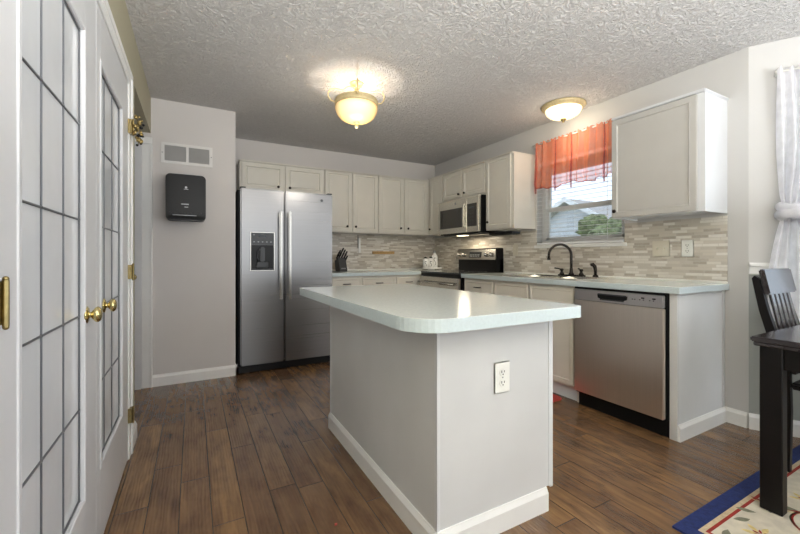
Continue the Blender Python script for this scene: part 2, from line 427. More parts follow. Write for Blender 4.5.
# walls of the room behind the camera
P1b = P1
struct('wall_right_front', MB().box(P1b.x, P1b.x + .12, -3.2, P1b.y, 0, .75).box(P1b.x, P1b.x + .12, -3.2, P1b.y, 2.1, H).box(P1b.x, P1b.x + .12, -3.2, -1.9, .75, 2.1), 'wall_paint')
struct('wall_front', MB().box(-2.2, -.5, -3.2, -3.08, 0, H).box(2.9, 5.2, -3.2, -3.08, 0, H).box(-.5, 2.9, -3.2, -3.08, 2.35, H).box(-.5, 2.9, -3.2, -3.08, 0, .35), 'wall_paint')

# baseboards: profile helper along local x, protruding to -y
def base_mb(L, h=.098, t=.014, z0=0.0):
    prof = [(0, z0), (-t, z0), (-t, h - .022), (-t * .45, h - .006), (-t * .3, h), (0, h)]
    vs = []
    for x in (0, L): vs += [(x, p[0], p[1]) for p in prof]
    n = len(prof); fs = [tuple(range(n))[::-1], tuple(range(n, 2 * n))] + [(k, (k + 1) % n, n + (k + 1) % n, n + k) for k in range(n)]
    mb = MB().raw(vs, fs, smooth=False); bmesh.ops.recalc_face_normals(mb.bm, faces=list(mb.bm.faces)); return mb
struct('baseboard_alcove', base_mb(XC + .305 + .014), 'trim_white', (-.305, YC, 0))
struct('baseboard_alcove_side', base_mb(.5), 'trim_white', (XC, YC - .014, 0), LW)
struct('baseboard_right', base_mb(.12), 'trim_white', (XR, 1.184, 0), RW)
struct('baseboard_bay', base_mb(BL), 'trim_white', P0, brz)
struct('baseboard_left', base_mb(.225), 'trim_white', (XL, 2.575, 0), LW)
# chair rail on the bay wall
m = MB().box(0, BW0 - .02, -.012, 0, .985, 1.06, .003).box(0, BW0 - .02, -.024, 0, 1.035, 1.055, .004).box(0, BW0 - .02, -.018, 0, .985, 1.0, .003)
struct('trim_2', m, 'trim_white', P0, brz, 'white chair rail moulding')
# closet door casing (left wall)
m = MB()
def casing(m, x0, x1, z0, z1):
    m.box(x0, x1, -.012, 0, z0, z1, .003)
casing(m, 2.495, 2.575, 0, 2.034); m.box(2.556, 2.579, -.02, -.001, 0, 2.081, .004)
casing(m, .82, 2.575, 2.035, 2.10); m.box(.82, 2.579, -.02, -.001, 2.082, 2.105, .004)
casing(m, .82, .9, 0, 2.034)
m.box(2.487, 2.497, -.004, .1, 0, 2.035); m.box(.89, .90, -.004, .1, 0, 2.035)
struct('trim_3', m, 'trim_white', (XL, 0, 0), LW, 'white casing around the glass closet doors')

# French closet doors
def french(name, y0, y1, gl0, gl1, vs, label, knob_y, hinge_y, hz):
    r = struct_root(name, (XL, 0, 0), LW, label)
    z0, z1 = .012, 2.028; g0, g1 = .305, 1.832
    m = MB()
    T = .035
    m.box(y0, gl0, -.006, T, z0, z1, .002).box(gl1, y1, -.006, T, z0, z1, .002)
    m.box(gl0, gl1, -.006, T, z0, g0).box(gl0, gl1, -.006, T, g1, z1)
    part('door_frame', m, 'door_white', r)
    mo = MB()
    for (a, b_, c, d) in ((gl0 - .012, gl0 + .008, g0 - .012, g1 + .012), (gl1 - .008, gl1 + .012, g0 - .012, g1 + .012)): mo.box(a, b_, -.009, .006, c, d, .003)
    for (c, d) in ((g0 - .012, g0 + .008), (g1 - .008, g1 + .012)): mo.box(gl0 + .0075, gl1 - .0075, -.0088, .006, c + .0003, d - .0003, .003)
    part('glass_moulding', mo, 'door_white', r)
    part('frosted_pane', MB().box(gl0, gl1, .008, .014, g0, g1), 'frosted_glass', r)
    lc = MB()
    for v in list(vs) + [gl0 + .012, gl1 - .012]: lc.box(v - .0022, v + .0022, .004, .009, g0, g1, .0015)
    for z in (.605, .905, 1.215, 1.52, g0 + .012, g1 - .012): lc.box(gl0, gl1, .0038, .0088, z - .0026, z + .0026, .001)
    for v in vs:
        for z in (.605, .905, 1.215, 1.52): lc.sph((v, .005, z), .0045, (1, .5, 1), 8)
    part('lead_came', lc, 'lead_came', r)
    part('door_knob', MB().lathe([(0, 0), (.028, 0), (.028, .003), (.023, .006), (.010, .008), (.009, .014), (.016, .018), (.025, .026), (.026, .032), (.020, .039), (.008, .042), (0, .042)], (knob_y, -.006, .905), 'Y', 24), 'brass', r)
    for z in hz:
        hb = MB().box(hinge_y - .021, hinge_y + .021, -.024, -.012 + .0055, z - .038, z + .038, .001)
        hb.cyl((hinge_y, -.028, z), .005, .08, 'Z', 12)
        for s in (-1, 1): hb.sph((hinge_y, -.028, z + s * .042), .005, (1, 1, 1), 8)
        part('hinge', hb, 'brass_old', r)
    return r
french('door_1', .903, 1.728, 1.040, 1.566, (1.212, 1.388), 'near leaf of the white closet doors with leaded frosted glass', 1.585, .908, (.24, 1.015, 1.80))
french('door_2', 1.731, 2.486, 1.805, 2.305, (1.942, 2.108), 'far leaf of the white closet doors with leaded frosted glass', 1.86, 2.50, (.24, 1.015, 1.80))

# hallway door in the alcove wall plane
r = struct_root('door_3', (-1.15, YC, 0), 0, 'plain white hallway door beyond the closet')
part('door_slab', door_mb(.772, 2.04, .03, .11), 'door_white', r)
part('door_knob', MB().lathe([(0, 0), (.026, 0), (.024, .006), (.010, .01), (.010, .03), (.024, .042), (.025, .05), (.015, .06), (0, .061)], (.715, -.03, .93), 'Y', 20), 'brass', r)
m = MB().box(-.378, -.305, YC - .02, YC, 0, 2.044, .004).box(-.32, -.303, YC - .026, YC - .001, 0, 2.043, .003).box(-1.25, -.304, YC - .0205, YC, 2.045, 2.10, .004)
struct('trim_4', m, 'trim_white', label='white casing of the hallway door')

# ------------------------------------------------------------------ kitchen window
r = struct_root('window_1', (XR, WY1, WZ0), RW, 'white kitchen window above the sink'); WW = WY1 - WY0; WH = WZ1 - WZ0
fr = MB(); f_ = .045
fr.box(0, f_, .075, .14, 0, WH, .002).box(WW - f_, WW, .075, .14, 0, WH, .002).box(f_, WW - f_, .075, .14, 0, f_, .002).box(f_, WW - f_, .075, .14, WH - f_, WH, .002)
fr.box(.0, WW, 0.0, .075, -.006, .004)
part('window_frame', fr, 'trim_white', r)
ls = MB(); mz = .36
ls.box(f_, WW - f_, .082, .108, mz - .022, mz + .022, .003)
ls.box(f_, f_ + .035, .082, .108, f_, mz, .002).box(WW - f_ - .035, WW - f_, .082, .108, f_, mz, .002).box(f_, WW - f_, .082, .108, f_, f_ + .035, .002)
part('lower_sash', ls, 'trim_white', r)
us = MB().box(f_, f_ + .03, .11, .132, mz, WH - f_, .002).box(WW - f_ - .03, WW - f_, .11, .132, mz, WH - f_, .002)
part('upper_sash', us, 'trim_white', r)
part('lower_glass', MB().box(f_, WW - f_, .094, .097, f_, mz), 'window_glass', r)
part('upper_glass', MB().box(f_, WW - f_, .12, .123, mz, WH - f_), 'window_glass', r)
struct('trim_5', MB().box(-.02, WW + .02, -.022, .0, -.03, .0, .003).box(0, WW, -.02, .08, -.012, .002, .002), 'trim_white', (XR, WY1, WZ0), RW, 'white window sill above the sink')
# blinds
r = thing('window_blind', 'white horizontal slat blind in the kitchen window over the sink', 'blind', (XR, WY1, WZ0), RW)
part('head_rail', MB().box(.006, WW - .006, .0, .045, WH - .045, WH - .003, .003), 'blind_white', r)
sl = MB(); k = 0; z = .045
while z < WH - .06:
    sl.box(.008, WW - .008, -.022, .022, -.0012, .0012, M=Matrix.Translation((0, .006, z)) @ Matrix.Rotation(R(8), 4, 'X')); z += .0405
part('slats', sl, 'slat_white', r)
part('bottom_rail', MB().box(.008, WW - .008, -.015, .025, .006, .024, .003), 'blind_white', r)
for x in (.14, WW / 2, WW - .14): part('ladder_cord', MB().tube([(x, -.018, .02), (x, -.018, WH - .04)], .0014, 6), 'blind_white', r)
# valance
r = thing('window_valance', 'sheer orange red valance gathered across the top of the kitchen window', 'curtain', (XR, 2.745, 2.235), RW)
rod = MB().tube([(-.03, -.045, 0), (1.0, -.045, 0)], .006, 10)
rod.box(-.02, -.008, -.045, 0, -.012, .012).box(.98, .992, -.045, 0, -.012, .012)
part('curtain_rod', rod, 'white_plastic', r)
def valance_mesh(x0, x1, ztop, zbot, bands=((0, 1),)):
    nx, nz = 150, 16; vs = []; fs = []
    rnd = random.Random(3); ph = [rnd.uniform(0, 6.28) for _ in range(6)]
    for j in range(nz + 1):
        tt = j / nz
        for i in range(nx + 1):
            u = i / nx; x = x0 + (x1 - x0) * u
            amp = .012 + .008 * tt
            y = -.05 - amp * (math.sin(u * 62 + ph[0]) + .5 * math.sin(u * 107 + ph[1] + tt)) * (.7 + .5 * math.sin(u * 9 + ph[2])) - .01 * tt
            z = ztop + (zbot - ztop) * tt + (.006 * math.sin(u * 50 + ph[3]) if 0 < j else .008 * math.sin(u * 140)) + .012 * tt * math.sin(u * 16 + 1)
            vs.append((x, y, z))
    for j in range(nz):
        for i in range(nx): a = j * (nx + 1) + i; fs.append((a, a + 1, a + nx + 2, a + nx + 1))
    return vs, fs
vs, fs = valance_mesh(.02, .985, .012, -.455)
part('sheer_panel', MB().raw(vs, fs), 'sheer_orange', r)
for xx in (.035, .27, .445, .765):
    gm = MB(); gm.tube([(xx, -.075, -.0), (xx + .005, -.078, -.2), (xx - .004, -.08, -.4), (xx, -.078, -.5)], [.004, .007, .010, .008], 8)
    part('gathered_pleat', gm, 'sheer_red', r)
vs2 = [v for v in vs]; hm = MB(); pts = [(v[0], v[1] - .003, v[2]) for v in vs[-151:]]
hm.tube(pts, .004, 6); part('hem', hm, 'sheer_red', r)

# ------------------------------------------------------------------ bay window and white curtain
r = struct_root('window_2', P0, brz, 'bay window behind the white curtain')
bw = BW1 - BW0; m = MB()
m.box(BW0, BW0 + .045, .03, .11, BZ0, BZ1, .002).box(BW1 - .045, BW1, .03, .11, BZ0, BZ1, .002).box(BW0, BW1, .03, .11, BZ0, BZ0 + .045).box(BW0, BW1, .03, .11, BZ1 - .045, BZ1)
m.box(BW0, BW1, .05, .09, 1.45, 1.49)
part('window_frame', m, 'trim_white', r)
part('window_pane', MB().box(BW0 + .04, BW1 - .04, .068, .072, BZ0 + .04, BZ1 - .04), 'window_glass', r)

def curtain(r):
    nz, nx = 46, 60; vs = []; fs = []
    zt, zk, zb = 2.235, 1.385, .70
    for j in range(nz + 1):
        t_ = j / nz; z = zt + (zb - zt) * t_
        if z > zk:
            q = (zt - z) / (zt - zk); s = q ** 2.2
            l0, l1 = .115 + .0 * q, .40 * (1 - s) + .24 * s
            l0 = .115 + .02 * s
        else:
            q = (zk - z) / (zk - zb); s = 1 - (1 - q) ** 2
            l0 = .145 - .07 * min(1, s * 1.2); l1 = .24 + .16 * s
        am = .022 if abs(z - zk) > .08 else .016
        for i in range(nx + 1):
            u = i / nx; x = l0 + (l1 - l0) * u
            y = -.06 - am * math.sin(u * 32 + 1.2 * math.sin(z * 3)) - .012 * math.sin(u * 13 + z * 6) - .025 * math.exp(-((z - zk) / .07) ** 2)
            zz = z + (.012 * abs(math.sin(u * 30)) if j == 0 else 0)
            vs.append((x, y, zz))
    for j in range(nz):
        for i in range(nx): a = j * (nx + 1) + i; fs.append((a, a + 1, a + nx + 2, a + nx + 1))
    return vs, fs
r = thing('curtain', 'white sheer curtain tied in a loose knot at the bay window', 'curtain', P0, brz)
vs, fs = curtain(r); part('drape', MB().raw(vs, fs), 'sheer_white', r)
kn = MB()
for q, (dz, rr_) in enumerate(((.028, .026), (-.006, .03), (-.036, .024))):
    pts = []
    for i in range(25):
        a = 2 * PI * i / 24; pts.append((.193 + .06 * math.cos(a), -.08 + .04 * math.sin(a), 1.37 + dz + .012 * math.sin(a + q * 2)))
    kn.tube(pts, [rr_ * (1 + .15 * math.sin(i * 1.9)) for i in range(25)], 10)
part('knot', kn, 'sheer_white', r)
part('rod', MB().tube([(.12, -.06, 2.225), (1.3, -.06, 2.225)], .007, 10).sph((.118, -.06, 2.225), .010).box(.12, .13, -.06, 0, 2.218, 2.232), 'white_plastic', r)

# ================================================================== BASE CABINETS, right run
FX = 2.53      # face frame plane
CT = .918      # countertop height
CTH = .04
def base_cabinet(name, label, loc, rz, w, depth, spec, group=None, kick=True, end_panel=None):
    """local frame: x along the run, y=0 face frame plane, into the wall +y"""
    r = thing(name, label, 'cabinet', loc, rz, group)
    top = CT - CTH
    b = MB().box(0, w, .0, .019, .1, top).box(0, .016, .019, depth, .0, top).box(w - .016, w, .019, depth, .0, top).box(.016, w - .016, .019, depth, .1, .116).box(.016, w - .016, depth - .01, depth, .116, top)
    part('cabinet_body', b, 'cab_body', r)
    part('toe_kick', MB().box(0, w, .03, .045, 0, .1), 'panel_white', r)
    for (kind, x0, x1, z0, z1, kn) in spec:
        mb = door_mb(x1 - x0, z1 - z0, .019, .045 if kind == 'door' else .02, raised=False, rec=.006 if kind == 'door' else .004)
        mb.bm.transform(Matrix.Translation((x0, 0, z0)))
        p = part(kind, mb, 'cab_cream', r)
        if kn == 'pull':
            cx = (x0 + x1) / 2; cz = (z0 + z1) / 2
            part('pull_handle', MB().tube([(cx - .045, -.019, cz), (cx - .04, -.038, cz), (cx, -.044, cz), (cx + .04, -.038, cz), (cx + .045, -.019, cz)], .005, 8), 'dark_bronze', p)
        elif kn: part('knob', knob_mb(kn[0], kn[1]), 'knob_bronze', p)
    return r
# local x = 3.19 - Y
c0 = 3.205
base_cabinet('base_cabinet', 'cream base cabinet with one drawer pull, right beside the range', (FX, c0, 0), RW, .455, .585,
             [('drawer_front', .02, .445, .725, .855, 'pull'), ('door', .02, .445, .12, .70, (.06, .65))])
base_cabinet('sink_cabinet', 'cream sink base cabinet with two false drawer fronts next to the dishwasher', (FX, c0 - .458, 0), RW, .89, .585,
             [('drawer_front', .012, .425, .725, .855, None), ('drawer_front', .445, .868, .725, .855, None), ('door', .012, .425, .12, .70, (.385, .65)), ('door', .445, .868, .12, .70, (.485, .65))])
# end panel
m = MB().box(0, .043, 0, .02, 0, CT - CTH, .002).box(.024, .043, .02, .588, 0, CT - CTH)
r = thing('end_panel', 'pale grey cabinet end panel closing the run beside the dishwasher', 'cabinet panel', (FX - .012, 1.227, 0), RW)
part('stile', MB().box(0, .043, 0, .02, 0, CT - CTH, .002), 'panel_grey', r)
part('side_panel', MB().box(.022, .04, .02, .60, 0, CT - CTH).box(.04, .043, .575, .60, .1, CT - CTH), 'panel_white', r)
bb = base_mb(.592, .098, .014); bb.bm.transform(Matrix.Translation((.004, 0, 0)))
bo = part('base_moulding', bb, 'trim_white', r); bo.rotation_euler = (0, 0, R(90)); bo.location = (.043, 0, 0)
bo.scale = (1, 1, 1)

# dishwasher
DWX = 2.47
r = thing('dishwasher', 'stainless steel dishwasher with recessed black handle under the counter', 'dishwasher', (DWX, 1.845, 0), RW)
m = MB().box(.0, .612, .03, .60, .10, .868)
part('tub_body', m, 'black_matte', r)
part('door', MB().box(.004, .608, 0, .03, .115, .782, .004, seg=2), 'steel_dw', r)
cp = MB().box(.004, .606, -.000, .03, .786, .862, .004, seg=2)
pnl = part('control_panel', cp, 'steel_cool', r)
hm = MB().prism([(.215, .806), (.37, .806), (.392, .815), (.395, .838), (.19, .838), (.193, .815)], 0, .012, M=Matrix.Rotation(R(90), 4, 'X') @ Matrix.Translation((0, 0, -.006)))
part('handle_recess', hm, 'black_plastic', pnl)
part('handle_lip', MB().box(.195, .39, -.012, -.004, .836, .844, .002).box(.21, .375, -.011, -.003, .80, .808, .002), 'grey_plastic', pnl)
for x in (.425, .44, .47, .492, .53, .552): part('indicator_mark', MB().box(x, x + .006, -.0035, -.001, .824, .829), 'black_plastic', pnl)
for x in (.482, .548): part('control_button', MB().box(x, x + .018, -.0035, -.001, .834, .842), 'black_plastic', pnl)
part('toe_kick', MB().box(0, .612, .06, .075, .0, .115), 'black_matte', r)
part('top_gasket', MB().box(0, .612, .012, .06, .864, .877), 'black_matte', r)

# right countertop with sink cut-out (Y from 1.165 to 3.215)
CX0 = FX - .035
SX0, SX1, SY0, SY1 = 2.62, 3.03, 1.93, 2.71
r = thing('countertop', 'pale green laminate countertop holding the sink, right wall', 'countertop', (CX0, 1.163, CT - CTH))
tp = MB()
ya, yb_ = 1.163, 3.217
for (x0, x1, y0, y1) in ((CX0, SX0, ya, yb_), (SX1, XR - .001, ya, yb_), (SX0, SX1, ya, SY0), (SX0, SX1, SY1, yb_)): tp.box(x0 - CX0, x1 - CX0, y0 - ya, y1 - ya, .0, CTH)
part('worktop', tp, 'laminate', r)
ed = MB().box(-.003, 0, -.0, yb_ - ya, 0, CTH - .001, .0008).box(-.003, XR - CX0, -.003, 0, 0, CTH - .001, .0008)
part('edge_band', ed, 'laminate_edge', r)
part('caulk_strip', MB().box(XR - CX0 - .014, XR - CX0, 0.004, yb_ - ya, CTH, CTH + .016, .003), 'caulk', r)

# sink
r = thing('kitchen_sink', 'double bowl stainless steel sink set into the counter under the window', 'sink', (SX0, SY0, CT))
rm = MB(); dx, dy = SX1 - SX0, SY1 - SY0; hb = dy / 2
o_ = .018
rm.box(-o_, 0.012, -o_, dy + o_, 0.0, .005, .002).box(dx - .012, dx + o_ + .03, -o_, dy + o_, 0.0, .005, .002).box(.012, dx - .012, -o_, .012, 0, .005, .002).box(.012, dx - .012, dy - .012, dy + o_, 0, .005, .002).box(.012, dx - .012, hb - .018, hb + .018, 0, .004, .002)
part('rim', rm, 'sink_steel', r)
for (y0, y1) in ((.012, hb - .018), (hb + .018, dy - .012)):
    bs = MB(); d_ = .17; a = .025; vs = [(.012, y0, .003), (dx - .012, y0, .003), (dx - .012, y1, .003), (.012, y1, .003), (.012 + a, y0 + a, -d_), (dx - .012 - a, y0 + a, -d_), (dx - .012 - a, y1 - a, -d_), (.012 + a, y1 - a, -d_)]
    bs.raw(vs, [(0, 1, 5, 4), (1, 2, 6, 5), (2, 3, 7, 6), (3, 0, 4, 7), (4, 5, 6, 7)], smooth=False)
    bp = part('basin', bs, 'sink_steel', r)
    part('drain', MB().cyl((dx / 2, (y0 + y1) / 2, -d_ + .002), .04, .004), 'chrome', bp)

# faucet
FXc, FYc = 3.045, 2.30
r = thing('faucet', 'dark bronze gooseneck faucet with two lever handles behind the sink', 'faucet', (FXc, FYc, CT + .005))
part('deck_plate', MB().box(-.028, .028, -.135, .135, 0, .012, .006, seg=2), 'faucet_metal', r)
sp = MB().lathe([(0, .01), (.026, .01), (.024, .02), (.016, .03), (.014, .06), (.0125, .075), (0, .075)])
dirv = Vector((-.8, .62, 0)).normalized(); pts = [Vector((0, 0, .06)), Vector((0, 0, .12)), Vector((0, 0, .19))]
rad = .098
for i in range(1, 15):
    a = PI * i / 14; pts.append(Vector((0, 0, .19)) + dirv * (rad - rad * math.cos(a)) + Vector((0, 0, rad * math.sin(a))))
pts.append(pts[-1] + Vector((0, 0, -.035)))
sp.tube(pts, [.0115] * (len(pts) - 1) + [.012], 12)
sp.cyl(pts[-1], .0145, .02)
part('spout', sp, 'faucet_metal', r)
for s in (1, -1):
    h = MB().lathe([(0, .01), (.022, .01), (.02, .022), (.012, .032), (.012, .045), (.017, .052), (.014, .064), (0, .066)], (0, s * .102, 0))
    h.tube([(0, s * .102, .056), (-.03, s * .11, .064), (-.07, s * .125, .07)], [.006, .0055, .007], 8)
    part('lever_handle', h, 'faucet_metal', r)
r = thing('sink_sprayer', 'dark bronze side sprayer standing right of the faucet', 'sprayer', (3.05, 2.065, CT + .005))
part('base_collar', MB().lathe([(0, 0), (.024, 0), (.022, .012), (.014, .02), (0, .02)]), 'faucet_metal', r)
part('spray_head', MB().tube([(0, 0, .018), (0, 0, .06), (-.004, .004, .09), (-.02, .012, .108), (-.034, .02, .104)], [.012, .013, .016, .017, .013], 12), 'faucet_metal', r)

# ------------------------------------------------------------------ backsplash
def tiles(name, w, zb, h, loc, rz, label, cut=None):
    m = MB(); m.box(0, w, -.008, 0, zb, zb + h)
    return m
r = single('tile_backsplash', MB().box(0, 3.108 - XC - .01 , -.009, -.001, .058, .53), 'mosaic_tile', 'grey and beige linear mosaic tile backsplash on the back wall', 'backsplash', (XC + .01, YB, .86))
m = MB(); L0 = 4.64
def seg(y1, y0, z0, z1): m.box(L0 - y1, L0 - y0, -.009, -.001, max(z0, .919) - .86, z1 - .86)
seg(L0, WY1 + .0, .86, 1.37); seg(WY1, WY0, .86, WZ0 - .03); seg(WY0, 1.168, .86, 1.37)
single('tile_backsplash', m, 'mosaic_tile', 'grey and beige linear mosaic tile backsplash on the window wall', 'backsplash', (XR, L0, .86), RW)

# ------------------------------------------------------------------ range
r = thing('range', 'stainless steel electric range with black glass cooktop below the microwave', 'stove', (2.50, 3.985, 0), RW)
W = .765
part('oven_body', MB().box(.002, W - .002, 0, .60, .06, .905), 'black_plastic', r)
part('cooktop', MB().box(0, W, -.035, .56, .905, .925, .004, seg=2), 'black_glass', r)
d = part('oven_door', MB().box(.004, W - .004, -.045, -.002, .27, .865, .006, seg=2), 'steel', r)
part('oven_window', MB().box(.10, W - .10, -.048, -.043, .42, .72, .004), 'black_glass', d)
part('handle', MB().tube([(.06, -.05, .80), (.06, -.088, .80)], .009, 8).tube([(W - .06, -.05, .80), (W - .06, -.088, .80)], .009, 8).tube([(.03, -.09, .80), (W - .03, -.09, .80)], .012, 12), 'steel', d)
part('front_strip', MB().box(.002, W - .002, -.03, 0, .868, .905, .002), 'black_plastic', r)
part('storage_drawer', MB().box(.004, W - .004, -.04, -.002, .075, .255, .005), 'steel', r)
for (x, y, q) in ((.19, .12, .10), (.57, .13, .085), (.2, .38, .08), (.57, .38, .105)):
    part('burner_ring', MB().lathe([(q - .004, .9252), (q - .004, .9258), (q, .9258), (q, .9252)], (x, y, 0)), 'grey_plastic', r)
part('lower_backguard', MB().box(.0, W, .545, .60, .905, 1.075, .004), 'black_plastic', r)
bg = MB(); pr_ = [(.50, 1.065), (.525, 1.185), (.545, 1.2), (.565, 1.2), (.565, 1.065)]
vs = [(x, y, z) for x in (.005, W - .03) for (y, z) in pr_]; n = 5
bg.raw(vs, [tuple(range(n))[::-1], tuple(range(n, 2 * n))] + [(k, (k + 1) % n, n + (k + 1) % n, n + k) for k in range(n)], smooth=False)
bmesh.ops.recalc_face_normals(bg.bm, faces=list(bg.bm.faces))
ctl = part('control_panel', bg, 'steel', r)
part('side_cap', MB().box(W - .03, W, .50, .60, .93, 1.2, .006, seg=2), 'black_plastic', r)
Mt = Matrix.Translation((0, .51, 1.125)) @ Matrix.Rotation(R(-11.8), 4, 'X')
part('clock_display', MB().box(.27, .48, -.006, 0, -.035, .032, .002, M=Mt), 'lcd', ctl)
for i in range(6):
    for j in range(2): part('display_button', MB().box(.285 + i * .032, .30 + i * .032, -.008, -.005, -.026 + j * .018, -.018 + j * .018, M=Mt), 'logo_grey', ctl)
for x in (.06, .15, .57, .66):
    kb = MB().lathe([(0, 0), (.024, 0), (.022, .012), (.019, .026), (0, .027)], (0, 0, 0), 'Y', 20); kb.box(-.004, .004, -.034, -.02, -.02, .02, .002)
    kb.bm.transform(Mt @ Matrix.Translation((x, -.003, 0))); part('control_knob', kb, 'steel', ctl)

# ------------------------------------------------------------------ microwave
r = thing('microwave', 'stainless steel over-the-range microwave with black window and dark side', 'microwave', (2.76, 3.985, 1.365), RW)
W = .775
part('case', MB().box(.003, W - .003, .0, .358, .0, .415), 'black_plastic', r)
d = part('door', MB().box(.0, .565, -.035, -.001, .012, .405, .005, seg=2), 'steel', r)
part('door_window', MB().box(.045, .485, -.038, -.034, .075, .305, .003), 'black_glass', d)
part('door_handle', MB().box(.515, .55, -.062, -.035, .07, .345, .006, seg=2), 'steel', d)
c = part('control_panel', MB().box(.567, W, -.035, -.001, .012, .405, .005, seg=2), 'steel', r)
part('keypad', MB().box(.578, .742, -.038, -.034, .075, .33, .003), 'black_glass', c)
for i in range(3):
    for j in range(4): part('keypad_button', MB().box(.607 + i * .034, .62 + i * .034, -.0395, -.0375, .10 + j * .038, .108 + j * .038), 'grey_plastic', c)
part('keypad_display', MB().box(.61, .70, -.0395, -.0375, .275, .295), 'grey_plastic', c)
part('badge', MB().cyl((.36, -.0365, .36), .013, .004, 'Y', 20).cyl((.36, -.039, .36), .008, .003, 'Y', 20), 'logo_grey', d)
part('top_vent', MB().box(.003, W - .003, -.03, .02, .405, .418, .002), 'cab_cream', r)
u = MB().box(.05, W - .05, .02, .3, -.012, .0, .002)
part('underside_vent', u, 'grey_plastic', r)
part('work_lamp', MB().box(.28, .42, .04, .12, -.016, -.011, .002), 'hood_lamp', r)
l = bpy.data.lights.new('microwave_task_light', 'AREA'); l.size = .12; l.energy = 3.2; l.color = (1, .86, .64)
lo = bpy.data.objects.new('microwave_task_light', l); COL.objects.link(lo); lo.location = (2.86, 3.63, 1.345)

# ------------------------------------------------------------------ upper cabinets
def wall_cabinet(name, label, loc, rz, w, h, depth, doors, group=None, trim=True, body='cab_body', lip_end=0.0, raised=True, mat='cab_cream', tkn=None):
    r = thing(name, label, 'cabinet', loc, rz, group)
    b = MB().box(0, w, 0, .019, 0, h).box(0, .015, .019, depth, 0, h).box(w - .015, w, .019, depth, 0, h).box(.015, w - .015, .019, depth, .012, .024).box(.015, w - .015, .019, depth, h - .015, h).box(.015, w - .015, depth - .008, depth, .024, h - .015)
    part('cabinet_body', b, body, r)
    if trim: part('top_moulding', MB().box(-.002, w + lip_end, -.024, depth, h, h + .018, .005, seg=2), body, r)
    for (x0, x1, z0, z1, kx, kz) in doors:
        mb = door_mb(x1 - x0, z1 - z0, .019, .05, raised=raised); mb.bm.transform(Matrix.Translation((x0, 0, z0)))
        p = part('door', mb, mat, r)
        part('knob', knob_mb(kx, kz), 'knob_bronze', p)
    return r
UZ0, UZ1 = 1.392, 2.118; UD = .30; UY = 4.35; UX = 2.82
gb = None
wall_cabinet('wall_cabinet', 'short cream two-door wall cabinet above the refrigerator', (.43, UY, 1.80), 0, .925, UZ1 - 1.80, UD,
             [(.022, .455, .03, .31, .395, .07), (.475, .905, .03, .31, .52, .07)])
wall_cabinet('wall_cabinet', 'tall cream two-door wall cabinet directly right of the refrigerator', (1.357, UY, UZ0), 0, .69, UZ1 - UZ0, UD,
             [(.005, .335, .012, .738, .275, .075), (.352, .685, .012, .738, .385, .075)])
wall_cabinet('wall_cabinet', 'tall cream two-door wall cabinet on back wall next to the corner', (2.049, UY, UZ0), 0, .77, UZ1 - UZ0, UD,
             [(.008, .362, .012, .738, .32, .078), (.385, .735, .012, .738, .43, .078)])
wall_cabinet('wall_cabinet', 'narrow cream wall cabinet between the corner and the microwave', (UX, 4.35, UZ0), RW, .352, UZ1 - UZ0 + .02, .30,
             [(.06, .335, .012, .75, .075, .075)], body='cab_body')
wall_cabinet('wall_cabinet', 'short cream two-door wall cabinet above the microwave', (UX, 3.996, 1.79), RW, .80, .348, .30,
             [(.01, .39, .022, .338, .345, .06), (.41, .79, .022, .338, .455, .06)])
wall_cabinet('wall_cabinet', 'tall cream wall cabinet between microwave and kitchen window', (UX, 3.194, UZ0 - .006), RW, .41, UZ1 - UZ0 + .026, .30,
             [(.015, .375, .012, .76, .055, .085)], lip_end=.004)
wall_cabinet('wall_cabinet', 'single-door pale grey wall cabinet right of the kitchen window', (UX, 1.765, 1.385), RW, .595, .75, .30,
             [(.0, .555, .008, .745, .03, .055)], lip_end=.01, raised=False, mat='cab_grey', body='panel_white')
# slim bar under the cabinet
single('under_cabinet_bar', MB().box(0, .34, 0, .12, -.028, 0, .004).box(.02, .32, .02, .1, -.034, -.028, .002), 'black_plastic', 'slim black fixture mounted beneath the wall cabinet beside the microwave', 'light fixture', (2.84, 3.175, 1.362), RW)

# ------------------------------------------------------------------ back counter run
BF = 4.065
base_cabinet('base_cabinet', 'cream base cabinet with two drawers beside the refrigerator', (1.31, BF, 0), 0, .84, .575,
             [('drawer_front', .03, .395, .725, .855, 'pull'), ('drawer_front', .405, .835, .725, .855, 'pull'), ('door', .03, .395, .12, .70, (.35, .65)), ('door', .405, .835, .12, .70, (.45, .65))])
base_cabinet('base_cabinet', 'cream base cabinet in the corner left of the range', (2.153, BF, 0), 0, .375, .575,
             [('drawer_front', .008, .355, .725, .855, 'pull'), ('door', .008, .355, .12, .70, (.05, .65))])
r = thing('countertop', 'pale green laminate countertop running from refrigerator to the corner', 'countertop', (1.30, BF - .035, CT - CTH))
part('worktop', MB().box(0, XR - 1.301, 0, YB - BF + .034, 0, CTH), 'laminate', r)
part('edge_band', MB().box(0, 1.19, -.003, 0, 0, CTH - .001, .0008), 'laminate_edge', r)
part('caulk_strip', MB().box(0, XR - 1.31, YB - BF + .02, YB - BF + .034, CTH, CTH + .018, .003), 'caulk', r)

